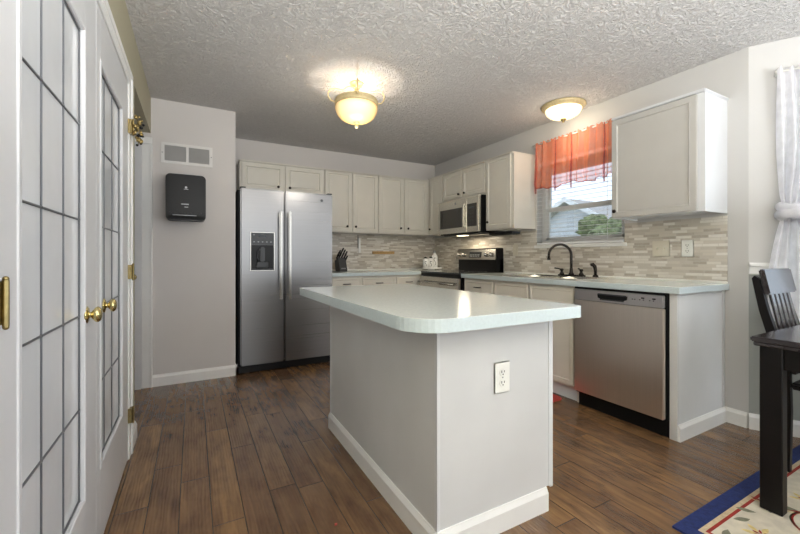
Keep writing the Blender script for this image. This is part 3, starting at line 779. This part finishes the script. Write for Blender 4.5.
# ------------------------------------------------------------------ refrigerator
r = thing('refrigerator', 'stainless steel side-by-side refrigerator with ice and water dispenser', 'refrigerator', (.382, 3.787, 0))
FW = .885; FH = 1.742
part('cabinet', MB().box(-.022, FW + .006, .06, .80, .02, FH - .012, .004), 'black_matte', r)
part('base_grille', MB().box(-.015, FW, .03, .062, .006, .07, .003), 'black_plastic', r)
for x in (.06, FW - .07): part('levelling_foot', MB().cyl((x, .05, .015), .02, .03), 'dark_slot', r)
gap = .398
ds = part('freezer_door', None or (lambda m: m)(MB().box(0, gap - .004, 0, .058, .078, FH, .010, seg=3)), 'steel_v', r)
dr_ = part('fridge_door', MB().box(gap + .006, FW, 0, .058, .078, FH, .010, seg=3), 'steel_v', r)
for (dd, x) in ((ds, gap - .042), (dr_, gap + .044)):
    hb = MB()
    hb.box(x - .013, x + .013, -.058, -.038, .68, 1.54, .008, seg=3)
    hb.box(x - .011, x + .011, -.042, 0, .70, .74, .004).box(x - .011, x + .011, -.042, 0, 1.48, 1.52, .004)
    part('handle', hb, 'steel', dd)
x0, x1, z0, z1 = .082, .308, .962, 1.335
fm = MB().box(x0, x0 + .012, -.006, 0, z0, z1, .003).box(x1 - .012, x1, -.006, 0, z0, z1, .003).box(x0 + .011, x1 - .011, -.0058, 0, z0, z0 + .012, .003).box(x0 + .011, x1 - .011, -.0058, 0, z1 - .012, z1, .003)
part('dispenser_bezel', fm, 'steel', ds)
part('dispenser_niche', MB().box(x0 + .012, x1 - .012, -.004, -.001, z0 + .012, 1.21), 'black_plastic', ds)
part('dispenser_controls', MB().box(x0 + .010, x1 - .010, -.010, -.002, 1.212, z1 - .010, .003), 'grey_plastic', ds)
dd = MB().box(x0 + .075, x0 + .145, -.0125, -.009, 1.282, 1.305)
part('dispenser_display', dd, 'lcd', ds)
for i in range(5): part('dispenser_button', MB().box(x0 + .03 + i * .038, x0 + .042 + i * .038, -.0118, -.0095, 1.235, 1.243), 'logo_grey', ds)
part('dispenser_button', MB().box(x0 + .03, x0 + .04, -.0118, -.0095, 1.30, 1.31), 'logo_grey', ds)
pd = MB().lathe([(0, 0), (.05, 0), (.052, .07), (.045, .14), (.034, .17), (0, .17)], (x0 + .107, -.004, z0 + .045), 'Z', 20, M=Matrix.Diagonal((1, 1, 1, 1)))
pd = MB().box(x0 + .055, x0 + .165, -.018, -.004, z0 + .03, z0 + .09, .008, seg=2).box(x0 + .088, x0 + .132, -.024, -.004, z0 + .09, z0 + .23, .008, seg=2)
pd.tube([(x0 + .088, -.014, z0 + .21), (x0 + .068, -.016, z0 + .19), (x0 + .062, -.016, z0 + .13), (x0 + .075, -.014, z0 + .09)], .006, 8)
part('dispenser_paddle', pd, 'grey_plastic', ds)
part('drip_tray', MB().box(x0 + .02, x1 - .02, -.02, -.004, z0 + .013, z0 + .024, .003), 'grey_plastic', ds)
part('badge', MB().cyl((FW - .115, -.002, 1.672), .014, .005, 'Y', 24).lathe([(.009, -.0055), (.009, -.0045), (.0115, -.0045), (.0115, -.0055)], (FW - .115, 0, 1.672), 'Y', 20), 'grey_plastic', dr_)
for x in (0, FW - .05): part('hinge_cover', MB().box(x, x + .05, .01, .1, FH, FH + .012, .003), 'black_plastic', r)

# ------------------------------------------------------------------ island
IX0, IX1, IY0, IY1 = .775, 1.374, 1.142, 2.355; ITOP = .892; ITH = .047
r = thing('island_cabinet', 'pale grey kitchen island base with white base moulding', 'kitchen island', (IX0, IY0, 0))
w_, d_ = IX1 - IX0, IY1 - IY0
b = MB().box(0, .016, 0, d_, 0, ITOP - ITH).box(0.016, w_, 0, .016, .098, ITOP - ITH).box(.016, w_ - .05, 0, .016, 0, .098).box(.016, w_, d_ - .016, d_, .098, ITOP - ITH).box(.016, w_ - .05, d_ - .016, d_, 0, .098)
b.box(w_ - .019, w_, .016, d_ - .016, .10, ITOP - ITH).box(w_ - .06, w_ - .05, .016, d_ - .016, 0, .10)
part('side_panels', b, 'panel_grey', r)
part('corner_strip', MB().box(-.003, .012, -.003, .0, 0.0, ITOP - ITH, .001).box(-.003, 0, -.003, .012, 0, ITOP - ITH, .001), 'panel_white', r)
part('edge_strip', MB().box(w_ - .014, w_, -.003, 0, .098, ITOP - ITH, .001).box(-.003, 0, d_ - .012, d_, 0, ITOP - ITH, .001), 'panel_white', r)
bm1 = base_mb(d_ + .016); bm1.bm.transform(Matrix.Rotation(-PI / 2, 4, 'Z')); bm1.bm.transform(Matrix.Translation((0, d_ + .002, 0)))
bm2 = base_mb(w_ - .028 + .014); bm2.bm.transform(Matrix.Translation((-.014, 0, 0)))
me = bpy.data.meshes.new('q'); bm2.bm.to_mesh(me); bm1.bm.from_mesh(me); bm2.bm.free(); bpy.data.meshes.remove(me)
part('base_moulding', bm1, 'trim_white', r)
n_ = 2; dw_ = (d_ - .01) / n_
for i in range(n_):
    y0 = .001 + i * (dw_ + .006)
    mb = door_mb(dw_, ITOP - ITH - .10, .019, .05); mb.bm.transform(Matrix.Translation((w_, y0, .085)) @ Matrix.Rotation(PI / 2, 4, 'Z'))
    p = part('door', mb, 'panel_white', r)
    kb = knob_mb(.05 if i else dw_ - .05, .62); kb.bm.transform(Matrix.Translation((w_, y0, .105)) @ Matrix.Rotation(PI / 2, 4, 'Z')); part('knob', kb, 'knob_bronze', p)
# island top with rounded corners
TX0, TX1, TY0, TY1 = .618, 1.435, 1.02, 2.53
def rrect(x0, x1, y0, y1, rs, seg=10):
    pts = []
    for (cx, cy, a0, q) in ((x0 + rs[0], y0 + rs[0], 180, rs[0]), (x1 - rs[1], y0 + rs[1], 270, rs[1]), (x1 - rs[2], y1 - rs[2], 0, rs[2]), (x0 + rs[3], y1 - rs[3], 90, rs[3])):
        for k in range(seg + 1): a = R(a0 + 90 * k / seg); pts.append((cx + q * math.cos(a), cy + q * math.sin(a)))
    return pts
r = thing('island_countertop', 'pale green laminate island top with rounded corners', 'countertop', (TX0, TY0, ITOP - ITH))
pl = rrect(0, TX1 - TX0, 0, TY1 - TY0, (.14, .035, .02, .012))
part('edge_band', MB().prism(pl, 0, ITH - .002, smooth=False), 'laminate_edge', r)
part('worktop', MB().prism(rrect(.0015, TX1 - TX0 - .0015, .0015, TY1 - TY0 - .0015, (.1385, .0335, .0185, .0105)), ITH - .002, ITH, smooth=False), 'laminate', r)

# ------------------------------------------------------------------ outlets and plates
def outlet(label, loc, rz, mat='white_plastic', w=.076, h=.122):
    r = thing('wall_outlet', label, 'outlet', loc, rz)
    part('cover_plate', MB().box(-w / 2, w / 2, -.006, 0, -h / 2, h / 2, .003, seg=2), mat, r)
    for s in (-1, 1):
        o = part('socket', MB().cyl((0, -.0065, s * .021), .0165, .004, 'Y', 24), mat, r)
        part('slots', MB().box(-.0085, -.0055, -.0092, -.008, s * .021 - .002, s * .021 + .008).box(.0055, .0085, -.0092, -.008, s * .021 - .001, s * .021 + .007).cyl((0, -.0086, s * .021 - .008), .0028, .001, 'Y', 10), 'dark_slot', o)
    part('screw', MB().cyl((0, -.0065, 0), .003, .003, 'Y', 10), 'logo_grey', r)
outlet('white double outlet on the near end of the island', (1.088, IY0, .613), 0, 'white_plastic', .082, .125)
outlet('white double outlet on the tiles under the right wall cabinet', (XR - .008, 1.397, 1.158), RW)
def switchplate(label, loc, rz, w=.122, h=.122, n=2, mat='almond_plastic'):
    r = thing('switch_plate', label, 'switch', loc, rz)
    part('cover_plate', MB().box(-w / 2, w / 2, -.006, 0, -h / 2, h / 2, .003, seg=2), mat, r)
    for i in range(n):
        x = (i - (n - 1) / 2) * .046
        part('toggle', MB().box(x - .005, x + .005, -.018, -.005, -.006, .012, .002), mat, r)
switchplate('almond double switch plate on the tiles right of the sink', (XR - .008, 1.573, 1.158), RW)
switchplate('almond single switch plate on the tiles right of the range', (XR - .008, 3.05, 1.172), RW, .076, .122, 1)

# ------------------------------------------------------------------ air vent + towel dispenser
r = thing('air_vent', 'white metal air return grille high on the wall above the towel dispenser', 'vent', (-.046, YC, 1.99))
m = MB(); w2, h2 = .197, .088
m.box(-w2, w2, -.009, 0, h2 - .022, h2).box(-w2, w2, -.009, 0, -h2, -h2 + .022).box(-w2, -w2 + .026, -.009, 0, -h2 + .022, h2 - .022).box(w2 - .026, w2, -.009, 0, -h2 + .022, h2 - .022).box(-.010, .010, -.009, 0, -h2 + .022, h2 - .022)
part('frame', m, 'vent_paint', r)
m = MB()
for i in range(17):
    z = -h2 + .024 + i * .0083
    for (a, b_) in ((-w2 + .024, -.009), (.009, w2 - .024)): m.box(a, b_, -.003, .003, -.0006, .0006, M=Matrix.Translation((0, -.005, z)) @ Matrix.Rotation(R(40), 4, 'X'))
part('louvres', m, 'vent_grey', r)
part('backing', MB().box(-w2 + .02, w2 - .02, -.002, -.0005, -h2 + .018, h2 - .018), 'vent_grey', r)
part('screws', MB().cyl((-w2 + .01, -.009, 0), .004, .002, 'Y', 10).cyl((w2 - .01, -.009, 0), .004, .002, 'Y', 10), 'lead_came', r)

r = thing('paper_towel_dispenser', 'black wall-mounted paper towel dispenser beneath the air vent', 'dispenser', (-.054, YC, 1.405))
def rounded_y(x0, x1, z0, z1, y0, y1, q, mat, name, bev=.006):
    pl = rrect(x0, x1, z0, z1, (q, q, q, q), 6)
    mb = MB().prism(pl, 0, y1 - y0, bev=bev); mb.bm.transform(Matrix.Translation((0, y1, 0)) @ Matrix.Rotation(R(90), 4, 'X'))
    return part(name, mb, mat, r)
w2 = .148
rounded_y(-w2, w2, .0, .385, -.16, 0, .035, 'black_plastic', 'housing', .012)
rounded_y(-w2 + .018, w2 - .022, .055, .37, -.172, -.155, .02, 'black_plastic', 'front_cover', .006)
part('bottom_tray', MB().box(-w2 + .012, w2 - .012, -.168, -.10, .012, .038, .006, seg=2), 'black_matte', r)
part('paper_slot', MB().box(-w2 + .05, w2 - .07, -.174, -.16, .036, .043, .002), 'logo_grey', r)
tg = MB().cyl((0, -.1735, .272), .009, .003, 'Y', 20).box(-.017, .017, -.1745, -.1725, .255, .2585)
part('logo_mark', tg, 'logo_white', r)
part('label_line', MB().box(-.035, .02, -.1745, -.1725, .128, .136).box(-.012, .016, -.1745, -.1725, .105, .111), 'logo_grey', r)

# ------------------------------------------------------------------ counter things
# knife block
r = thing('knife_block', 'black knife block with black handled knives beside the refrigerator', 'knife block', (1.60, 4.44, CT), R(8))
blk = MB(); pr_ = [(-.06, 0), (.055, 0), (.06, .02), (.01, .17), (-.085, .13)]
vs = [(x, y, z) for x in (-.05, .05) for (y, z) in [(-a, b_) for a, b_ in pr_]]; n = 5
blk.raw(vs, [tuple(range(n))[::-1], tuple(range(n, 2 * n))] + [(k, (k + 1) % n, n + (k + 1) % n, n + k) for k in range(n)], smooth=False)
bmesh.ops.recalc_face_normals(blk.bm, faces=list(blk.bm.faces))
part('block', blk, 'grey_plastic', r)
part('nameplate', MB().box(-.03, .03, -.056, -.0535, .03, .045), 'logo_grey', r)
Mk = Matrix.Translation((0, .03, .145)) @ Matrix.Rotation(R(22), 4, 'Y') @ Matrix.Rotation(R(14), 4, 'X')
for i, (x, y, L) in enumerate(((-.044, .02, .11), (-.015, .03, .15), (.014, .025, .14), (.044, .02, .13), (-.04, -.03, .08), (-.01, -.03, .10), (.022, -.03, .105), (.048, -.035, .085))):
    part('knife_handle', MB().box(x - .009, x + .009, y - .007, y + .007, -.01, L, .004, seg=2, M=Mk).cyl((x, y - .0075, L * .4), .002, .002, 'Y', 8, M=Mk), 'black_plastic', r)
sc = MB()
for s in (-1, 1):
    pts = [Mk @ Vector((-.062 + .012 * math.cos(a), -.02, .055 + s * .017 + .014 * math.sin(a))) for a in [2 * PI * i / 14 for i in range(15)]]
    sc.tube(pts, .004, 6)
part('shears_handle', sc, 'black_plastic', r)

# serving tray with canisters
TXc, TYc = 2.86, 4.35
r = thing('serving_tray', 'white footed round tray carrying three white bottles in the corner', 'tray', (TXc, TYc, CT))
part('plate', MB().lathe([(0, .016), (.13, .016), (.147, .022), (.149, .036), (.13, .032), (0, .031)]), 'ceramic', r)
part('foot', MB().lathe([(.05, 0), (.055, 0), (.04, .012), (.04, .022), (0, .022)]), 'ceramic', r)
def script_marks(m, rad, z, h):
    # dark handwritten-looking initial painted on the front of the vessel
    a0 = R(-118)
    pts = []
    for i in range(19):
        q = i / 18; a = a0 + .28 * math.sin(q * 6.3) ; pts.append(((rad + .001) * math.cos(a), (rad + .001) * math.sin(a), z + h * (q - .5)))
    m.tube(pts, .0028, 6)
    pts = [((rad + .001) * math.cos(a0 - .4 + .8 * q), (rad + .001) * math.sin(a0 - .4 + .8 * q), z + h * .42 + .006 * math.sin(q * 3.1)) for q in [i / 8 for i in range(9)]]
    m.tube(pts, .0028, 6)
def bottle(loc, h, rad, label, tall):
    r = thing('bottle', label, 'bottle', loc, 0, 'white bottles on the corner tray')
    if tall: pf = [(0, 0), (rad, 0), (rad, h * .62), (rad * .85, h * .7), (rad * .42, h * .78), (rad * .4, h * .86), (0, h * .86)]
    else: pf = [(0, 0), (rad, 0), (rad, h * .72), (rad * .8, h * .82), (rad * .5, h * .86), (0, h * .86)]
    part('body', MB().lathe(pf), 'ceramic', r)
    if tall: part('cap', MB().lathe([(0, h * .85), (rad * .5, h * .85), (rad * .5, h * .93), (rad * .3, h), (0, h)]), 'logo_grey', r)
    else: part('lid', MB().lathe([(0, h * .85), (rad * .62, h * .85), (rad * .6, h * .92), (rad * .2, h * .97), (0, h)]), 'black_plastic', r)
    m = MB(); script_marks(m, rad, h * .36, h * .42); part('script_mark', m, 'black_matte', r)
bottle((TXc - .085, TYc + .01, CT + .032), .15, .038, 'short white jar with black lettering, leftmost on the corner tray', False)
bottle((TXc - .018, TYc - .015, CT + .032), .155, .038, 'short white jar with black lettering, middle one on the corner tray', False)
bottle((TXc + .055, TYc + .0, CT + .032), .24, .043, 'tall white bottle with black lettering, right on the corner tray', True)

# wooden bar on tiles, hanging strip
r = thing('wall_rail', 'small golden brown wooden bar mounted on the back tiles', 'rail', (2.27, YB - .008, 1.155))
part('bar', MB().box(-.165, .165, -.022, 0, -.018, .018, .004, seg=2), 'wood_tan', r)
part('dark_groove', MB().box(-.14, .14, -.0235, -.021, -.003, .003), 'brass_old', r)
r = thing('hanging_utensil', 'small white utensil hanging in front of the back tiles', 'utensil', (1.905, YB - .008, 1.15))
part('hook', MB().tube([(-.012, 0, .235), (-.012, -.02, .23), (-.012, -.022, .215)], .003, 6), 'dark_bronze', r)
part('handle', MB().box(-.014, -.004, -.022, -.010, .06, .215, .003, seg=2), 'lead_came', r)
part('blade', MB().box(-.002, .028, -.018, -.012, .0, .19, .003), 'ceramic', r)

# ------------------------------------------------------------------ ceiling lights
L1 = Vector((1.108, 2.735, H))
r = thing('ceiling_light', 'brass ceiling light with amber glass bowl and scrolled arms above the island', 'ceiling light', L1)
part('canopy', MB().lathe([(0, 0), (.055, 0), (.05, -.012), (.02, -.02), (.012, -.03), (0, -.03)]), 'antique_cream', r)
part('stem', MB().lathe([(0, -.02), (.009, -.02), (.009, -.05), (.02, -.06), (.012, -.07), (.022, -.085), (.01, -.1), (.008, -.25), (0, -.25)], seg=16), 'antique_cream', r)
for k in range(4):
    a = R(-20 + 90 * k); ca, sa = math.cos(a), math.sin(a); pts = []
    for (q, z) in ((.008, -.05), (.03, -.032), (.06, -.03), (.085, -.045), (.105, -.06), (.13, -.056), (.165, -.05), (.2, -.06), (.218, -.09), (.212, -.12), (.192, -.145), (.162, -.15)): pts.append((q * ca, q * sa, z))
    part('scroll_arm', MB().tube(pts, .0055, 8), 'antique_cream', r)
ring = MB().lathe([(.15, -.138), (.160, -.132), (.166, -.142), (.161, -.152), (.168, -.162), (.166, -.176), (.156, -.18), (.15, -.18), (.15, -.138)], seg=48)
part('rim_band', ring, 'antique_cream', r)
bw = MB(); pf = [(.152, -.17)]
for i in range(1, 17): a = PI / 2 * i / 16; pf.append((.163 * math.cos(a) ** .72 if i < 16 else .0, -.185 - .118 * math.sin(a)))
bw.lathe(pf, seg=48); part('glass_bowl', bw, 'amber_bowl_glass', r)
part('finial', MB().lathe([(0, -.298), (.022, -.3), (.026, -.307), (.012, -.315), (.010, -.322), (.015, -.33), (.013, -.342), (.006, -.35), (0, -.35)], seg=16), 'antique_cream', r)
l = bpy.data.lights.new('ceiling_bulb', 'POINT'); l.energy = 11.5; l.shadow_soft_size = .015; l.color = (1, .97, .92)
lo = bpy.data.objects.new('ceiling_bulb', l); COL.objects.link(lo); lo.location = (L1.x, L1.y, H - .232)
l = bpy.data.lights.new('ceiling_bowl_glow', 'POINT'); l.energy = 5; l.shadow_soft_size = .12; l.color = (1, .93, .82)
lo = bpy.data.objects.new('ceiling_bowl_glow', l); COL.objects.link(lo); lo.location = (L1.x, L1.y, H - .46)

L2 = Vector((2.885, 2.26, H))
r = thing('ceiling_light', 'flush ceiling light with white glass bowl in front of the window', 'ceiling light', L2)
part('trim_ring', MB().lathe([(0, 0), (.185, 0), (.186, -.012), (.178, -.022), (.165, -.034), (.15, -.038), (0, -.038)], seg=48), 'antique_cream', r)
pf = [(.152, -.036)]
for i in range(1, 11): a = PI / 2 * i / 10; pf.append((.152 * math.cos(a) if i < 10 else 0, -.036 - .085 * math.sin(a)))
part('glass_bowl', MB().lathe(pf, seg=48), 'white_bowl_glass', r)
part('finial', MB().lathe([(0, -.118), (.026, -.12), (.022, -.13), (.01, -.136), (.012, -.146), (0, -.15)], seg=16), 'brass_old', r)
l = bpy.data.lights.new('flush_bulb', 'POINT'); l.energy = 3.2; l.shadow_soft_size = .1; l.color = (1, .88, .68)
lo = bpy.data.objects.new('flush_bulb', l); COL.objects.link(lo); lo.location = (L2.x, L2.y, H - .26)

# ------------------------------------------------------------------ hanging ornament on the top hinge
r = thing('hanging_ornament', 'small cluster of gold leaves and dark beads hanging at the closet hinge', 'ornament', (XL + .045, 2.50, 1.80))
rnd = random.Random(5); m1 = MB(); m2 = MB()
for i in range(24): m1.sph((rnd.uniform(-.01, .022), rnd.uniform(-.03, .03), rnd.uniform(-.07, .055)), rnd.uniform(.006, .011), (1, .7, 1.2), 8)
for i in range(10): m2.sph((rnd.uniform(-.005, .026), rnd.uniform(-.025, .04), rnd.uniform(-.09, .03)), rnd.uniform(.005, .009), seg=8)
part('gold_leaves', m1, 'gold_leaf', r); part('dark_beads', m2, 'black_plastic', r)
part('cord', MB().tube([(0, 0, .06), (.004, .002, 0), (.006, .004, -.09)], .002, 6), 'brass_old', r)

# ------------------------------------------------------------------ rug, table, chair, mat
r_ = single('area_rug', None or (lambda: (lambda m: m)(MB()))(), ['rug_cream', 'rug_navy', 'rug_tan', 'rug_red', 'rug_green', 'rug_straw'], 'cream floral rug with navy border under the dining table', 'rug', (1.70, -1.35, 0)) if False else None
RX0, RX1, RY0, RY1 = 1.70, 3.45, -1.5, .818
m = MB(); W_, D_ = RX1 - RX0, RY1 - RY0
def ringr(a, b_, z, mi):
    m.box(a, b_, a, D_ - a, 0, z, mi=mi).box(W_ - b_, W_ - a, a, D_ - a, 0, z, mi=mi).box(b_, W_ - b_, a, b_, 0, z, mi=mi).box(b_, W_ - b_, D_ - b_, D_ - a, 0, z, mi=mi)
ringr(0, .062, .009, 1); ringr(.062, .080, .0088, 2); ringr(.080, .092, .009, 3)
m.box(.092, W_ - .092, .092, D_ - .092, 0, .0085, mi=0)
rnd = random.Random(11)
def strip(pts, wd, z, mi):
    vs = []; n = len(pts)
    for i, p in enumerate(pts):
        p = Vector((p[0], p[1])); a = Vector(pts[max(0, i - 1)]); b2 = Vector(pts[min(n - 1, i + 1)]); tg = (b2 - a).normalized(); nn = Vector((-tg.y, tg.x))
        ww = wd * (1 if 0 < i < n - 1 else .4)
        vs += [(p.x + nn.x * ww, p.y + nn.y * ww, z), (p.x - nn.x * ww, p.y - nn.y * ww, z)]
    m.raw(vs, [(2 * i, 2 * i + 1, 2 * i + 3, 2 * i + 2) for i in range(n - 1)], mi=mi, smooth=False)
def arc(cx, cy, q, a0, a1, wd, mi, z=.0095, n=22):
    strip([(cx + q * math.cos(R(a0 + (a1 - a0) * i / n)), cy + q * math.sin(R(a0 + (a1 - a0) * i / n))) for i in range(n + 1)], wd, z, mi)
def leaf(x, y, L, a, mi, z=.0097):
    ca, sa = math.cos(R(a)), math.sin(R(a)); pt = []
    for i in range(9): q = i / 8; pt.append((q * L, .22 * L * math.sin(q * PI)))
    for i in range(7, 0, -1): q = i / 8; pt.append((q * L, -.16 * L * math.sin(q * PI)))
    vs = [(x + u * ca - v * sa, y + u * sa + v * ca, z) for u, v in pt]
    m.raw(vs, [tuple(range(len(vs)))], mi=mi, smooth=False)
def flower(x, y, q, c1, c2):
    for k in range(6): leaf(x + .25 * q * math.cos(R(60 * k)), y + .25 * q * math.sin(R(60 * k)), q, 60 * k, c1, .0100)
    for k in range(6): leaf(x + .1 * q * math.cos(R(60 * k + 30)), y + .1 * q * math.sin(R(60 * k + 30)), q * .5, 60 * k + 30, c2, .0103)
cx, cy = W_ / 2, D_ / 2
arc(.72, D_ - .09, .2, 175, 300, .006, 3); arc(.72, D_ - .09, .215, 175, 300, .003, 5, .0094); arc(.52, D_ - .34, .13, 60, 200, .005, 3)
arc(.62, D_ - .62, .25, 20, 160, .006, 3); arc(1.3, D_ - .62, .3, 100, 250, .006, 3)
arc(.62, D_ - 1.2, .3, 90, 270, .006, 3); arc(cx, cy, .42, 0, 360, .007, 3, n=60); arc(cx, cy, .39, 0, 360, .004, 5, n=60)
for (x, y, q) in ((.25, D_ - .195, .05), (.70, D_ - .20, .045), (.30, D_ - .52, .08), (.75, D_ - .3, .07), (1.25, D_ - .25, .07), (.25, D_ - .95, .07), (.3, .35, .08), (.9, .3, .08), (1.4, .9, .08), (cx, cy, .12), (1.35, .35, .07), (.3, 1.0, .07)):
    flower(x, y, q, 5, 3)
for (x, y, a) in ((.325, D_ - .135, 150), (.17, D_ - .118, 190), (.45, D_ - .16, 20), (.40, D_ - .13, 120), (.16, D_ - .3, 80), (.62, D_ - .15, 60)): leaf(x, y, .07, a, 4)
for _ in range(90):
    x = rnd.uniform(.13, W_ - .2); y = rnd.uniform(.13, D_ - .13); leaf(x, y, rnd.uniform(.045, .09), rnd.uniform(0, 360), 4 if rnd.random() < .75 else 5)
for _ in range(14):
    x = rnd.uniform(.2, W_ - .2); y = rnd.uniform(.2, D_ - .2); arc(x, y, rnd.uniform(.06, .12), rnd.uniform(0, 180), rnd.uniform(220, 330), .003, 4)
single('area_rug', m, ['rug_cream', 'rug_navy', 'rug_tan', 'rug_red', 'rug_green', 'rug_straw'], 'cream floral rug with navy border under the dining table', 'rug', (RX0, RY0, 0))

TTX, TTY, TTZ = 2.13, .72, .75
r = thing('dining_table', 'dark espresso wooden dining table with square legs on the rug', 'table', (TTX, TTY, .0108))
tw, td = 1.0, 1.5; hz = TTZ - .009
part('tabletop', MB().box(0, tw, -td, 0, hz - .022, hz, .005, seg=2).box(.008, tw - .008, -td + .008, -.008, hz - .04, hz - .022, .004), 'espresso_top', r)
part('apron', MB().box(.04, tw - .04, -.05, -.03, hz - .13, hz - .04).box(.04, tw - .04, -td + .03, -td + .05, hz - .13, hz - .04).box(.04, .06, -td + .05, -.05, hz - .13, hz - .04).box(tw - .06, tw - .04, -td + .05, -.05, hz - .13, hz - .04), 'espresso', r)
for (x, y) in ((.024, -.024 - .074), (tw - .1, -.098), (.024, -td + .024), (tw - .1, -td + .024)):
    part('leg', MB().box(x, x + .052, y, y + .074, 0, hz - .04, .003), 'espresso', r)

CHX, CHY = 2.635, .735
r = thing('dining_chair', 'dark wooden slat-back dining chair pushed in behind the table', 'chair', (CHX + .21, CHY, .0108))
cw = .36
def lean(z): return .0 if z < .5 else .02 + (z - .5) * .20
for s in (0, 1):
    x = -.21 + (cw - .035) * s
    prf = [(-.0, 0), (.035, 0), (.04, .3), (.042, .5), (.038 + lean(.8), .8), (.034 + lean(.97), .97), (.02 + lean(.985), .985), (.005 + lean(.97), .97), (.0 + lean(.8), .8), (.0, .5), (-.005, .3)]
    vs = [(xx, y, z) for xx in (x, x + .03) for (y, z) in prf]; n = len(prf)
    mb = MB().raw(vs, [tuple(range(n))[::-1], tuple(range(n, 2 * n))] + [(k, (k + 1) % n, n + (k + 1) % n, n + k) for k in range(n)], smooth=False)
    bmesh.ops.recalc_face_normals(mb.bm, faces=list(mb.bm.faces)); part('back_leg', mb, 'espresso', r)
    part('front_leg', MB().box(x, x + .035, -.42, -.385, 0, .42, .003), 'espresso', r)
part('seat', MB().box(-.215, .195, -.44, .0, .42, .455, .01, seg=2), 'espresso', r)
Mr = Matrix.Translation((0, lean(.9) - .006, .885)) @ Matrix.Rotation(R(-11.5), 4, 'X')
part('top_rail', MB().box(-.215, cw - .205, -.024, .0, 0, .135, .006, seg=2, M=Mr), 'espresso_top', r)
for i in range(5):
    x = -.168 + i * .056
    part('back_slat', MB().box(x, x + .036, -.012, .0, -.39, .01, .003, M=Mr), 'espresso_top', r)
part('lower_rail', MB().box(-.18, .16, -.015, .005, .49, .53, .003), 'espresso', r)

single('kitchen_mat', MB().prism(rrect(-.22, .22, -.35, .35, (.05, .05, .05, .05), 8), 0, .012, bev=.004), 'red_fabric', 'red kitchen mat on the floor in front of the sink cabinet', 'mat', (2.285, 2.30, 0))
single('red_scrap', MB().prism([(0, 0), (.012, .003), (.014, .012), (.004, .014)], 0, .002), 'red_fabric', 'tiny red scrap lying on the wood floor left of the island', 'scrap', (.505, 1.48, 0))

# ================================================================== OUTSIDE the windows
struct('ground', MB().box(5.2, 60, -30, 60, -.9, -.6), 'lawn')
r = thing('neighbour_house', 'grey neighbouring house with pitched roof seen through the kitchen window', 'house', (14, 10.6, -.6))
def gable(x0, x1, y0, y1, h, ridge):
    m = MB(); m.box(x0, x1, y0, y1, 0, h); ym = (y0 + y1) / 2
    m.raw([(x0, y0, h), (x0, y1, h), (x0, ym, ridge), (x1, y0, h), (x1, y1, h), (x1, ym, ridge)], [(0, 1, 2), (5, 4, 3), (0, 2, 5, 3), (1, 4, 5, 2)], smooth=False)
    return m
part('walls', gable(0, 6, -3.2, 3.2, 2.3, 4.0), 'siding_grey', r)
rf = MB()
for (ya, yb2, za, zb2) in ((-3.6, 0, 2.15, 4.15), (3.6, 0, 2.15, 4.15)):
    rf.raw([(-.4, ya, za), (6.4, ya, za), (6.4, yb2, zb2), (-.4, yb2, zb2), (-.4, ya, za - .16), (6.4, ya, za - .16), (6.4, yb2, zb2 - .16), (-.4, yb2, zb2 - .16)], [(0, 1, 2, 3), (7, 6, 5, 4), (0, 4, 5, 1), (3, 2, 6, 7), (0, 3, 7, 4), (1, 5, 6, 2)], smooth=False)
part('roof', rf, 'roof_shingle', r)
fa = MB()
for (ya, yb2) in ((-3.6, 0), (3.6, 0)): fa.raw([(-.45, ya, 2.0), (-.45, ya, 2.2), (-.45, yb2, 4.2), (-.45, yb2, 4.0), (-.4, ya, 2.0), (-.4, ya, 2.2), (-.4, yb2, 4.2), (-.4, yb2, 4.0)], [(0, 1, 2, 3), (4, 7, 6, 5), (1, 5, 6, 2), (0, 3, 7, 4)], smooth=False)
part('fascia', fa, 'fascia_white', r)
part('window', MB().box(-.03, 0, -.6, .5, 1.0, 2.1), 'black_glass', r)
def tree(loc, hh, rad, label, seed):
    r = thing('tree', label, 'tree', loc, 0, 'trees outside the windows'); rnd = random.Random(seed)
    part('trunk', MB().tube([(0, 0, 0), (.1, 0, hh * .4), (0, .1, hh * .7)], [rad * .12, rad * .09, rad * .05], 8), 'bark', r)
    m = MB()
    for i in range(28):
        a = rnd.uniform(0, 6.28); q = rnd.uniform(0, rad * .8); z = hh * rnd.uniform(.3, .95)
        m.sph((q * math.cos(a), q * math.sin(a), z), rad * rnd.uniform(.22, .42), (1, 1, .85), 10)
    for v in m.bm.verts: v.co += Vector((rnd.uniform(-1, 1), rnd.uniform(-1, 1), rnd.uniform(-1, 1))) * rad * .05
    part('foliage', m, 'foliage', r)
tree((11.5, 7.0, -.6), 3.0, 1.6, 'round green tree beyond the kitchen window, right of the house', 1)
tree((9.2, 2.0, -.6), 4.5, 2.4, 'broad green tree beyond the bay window', 2)
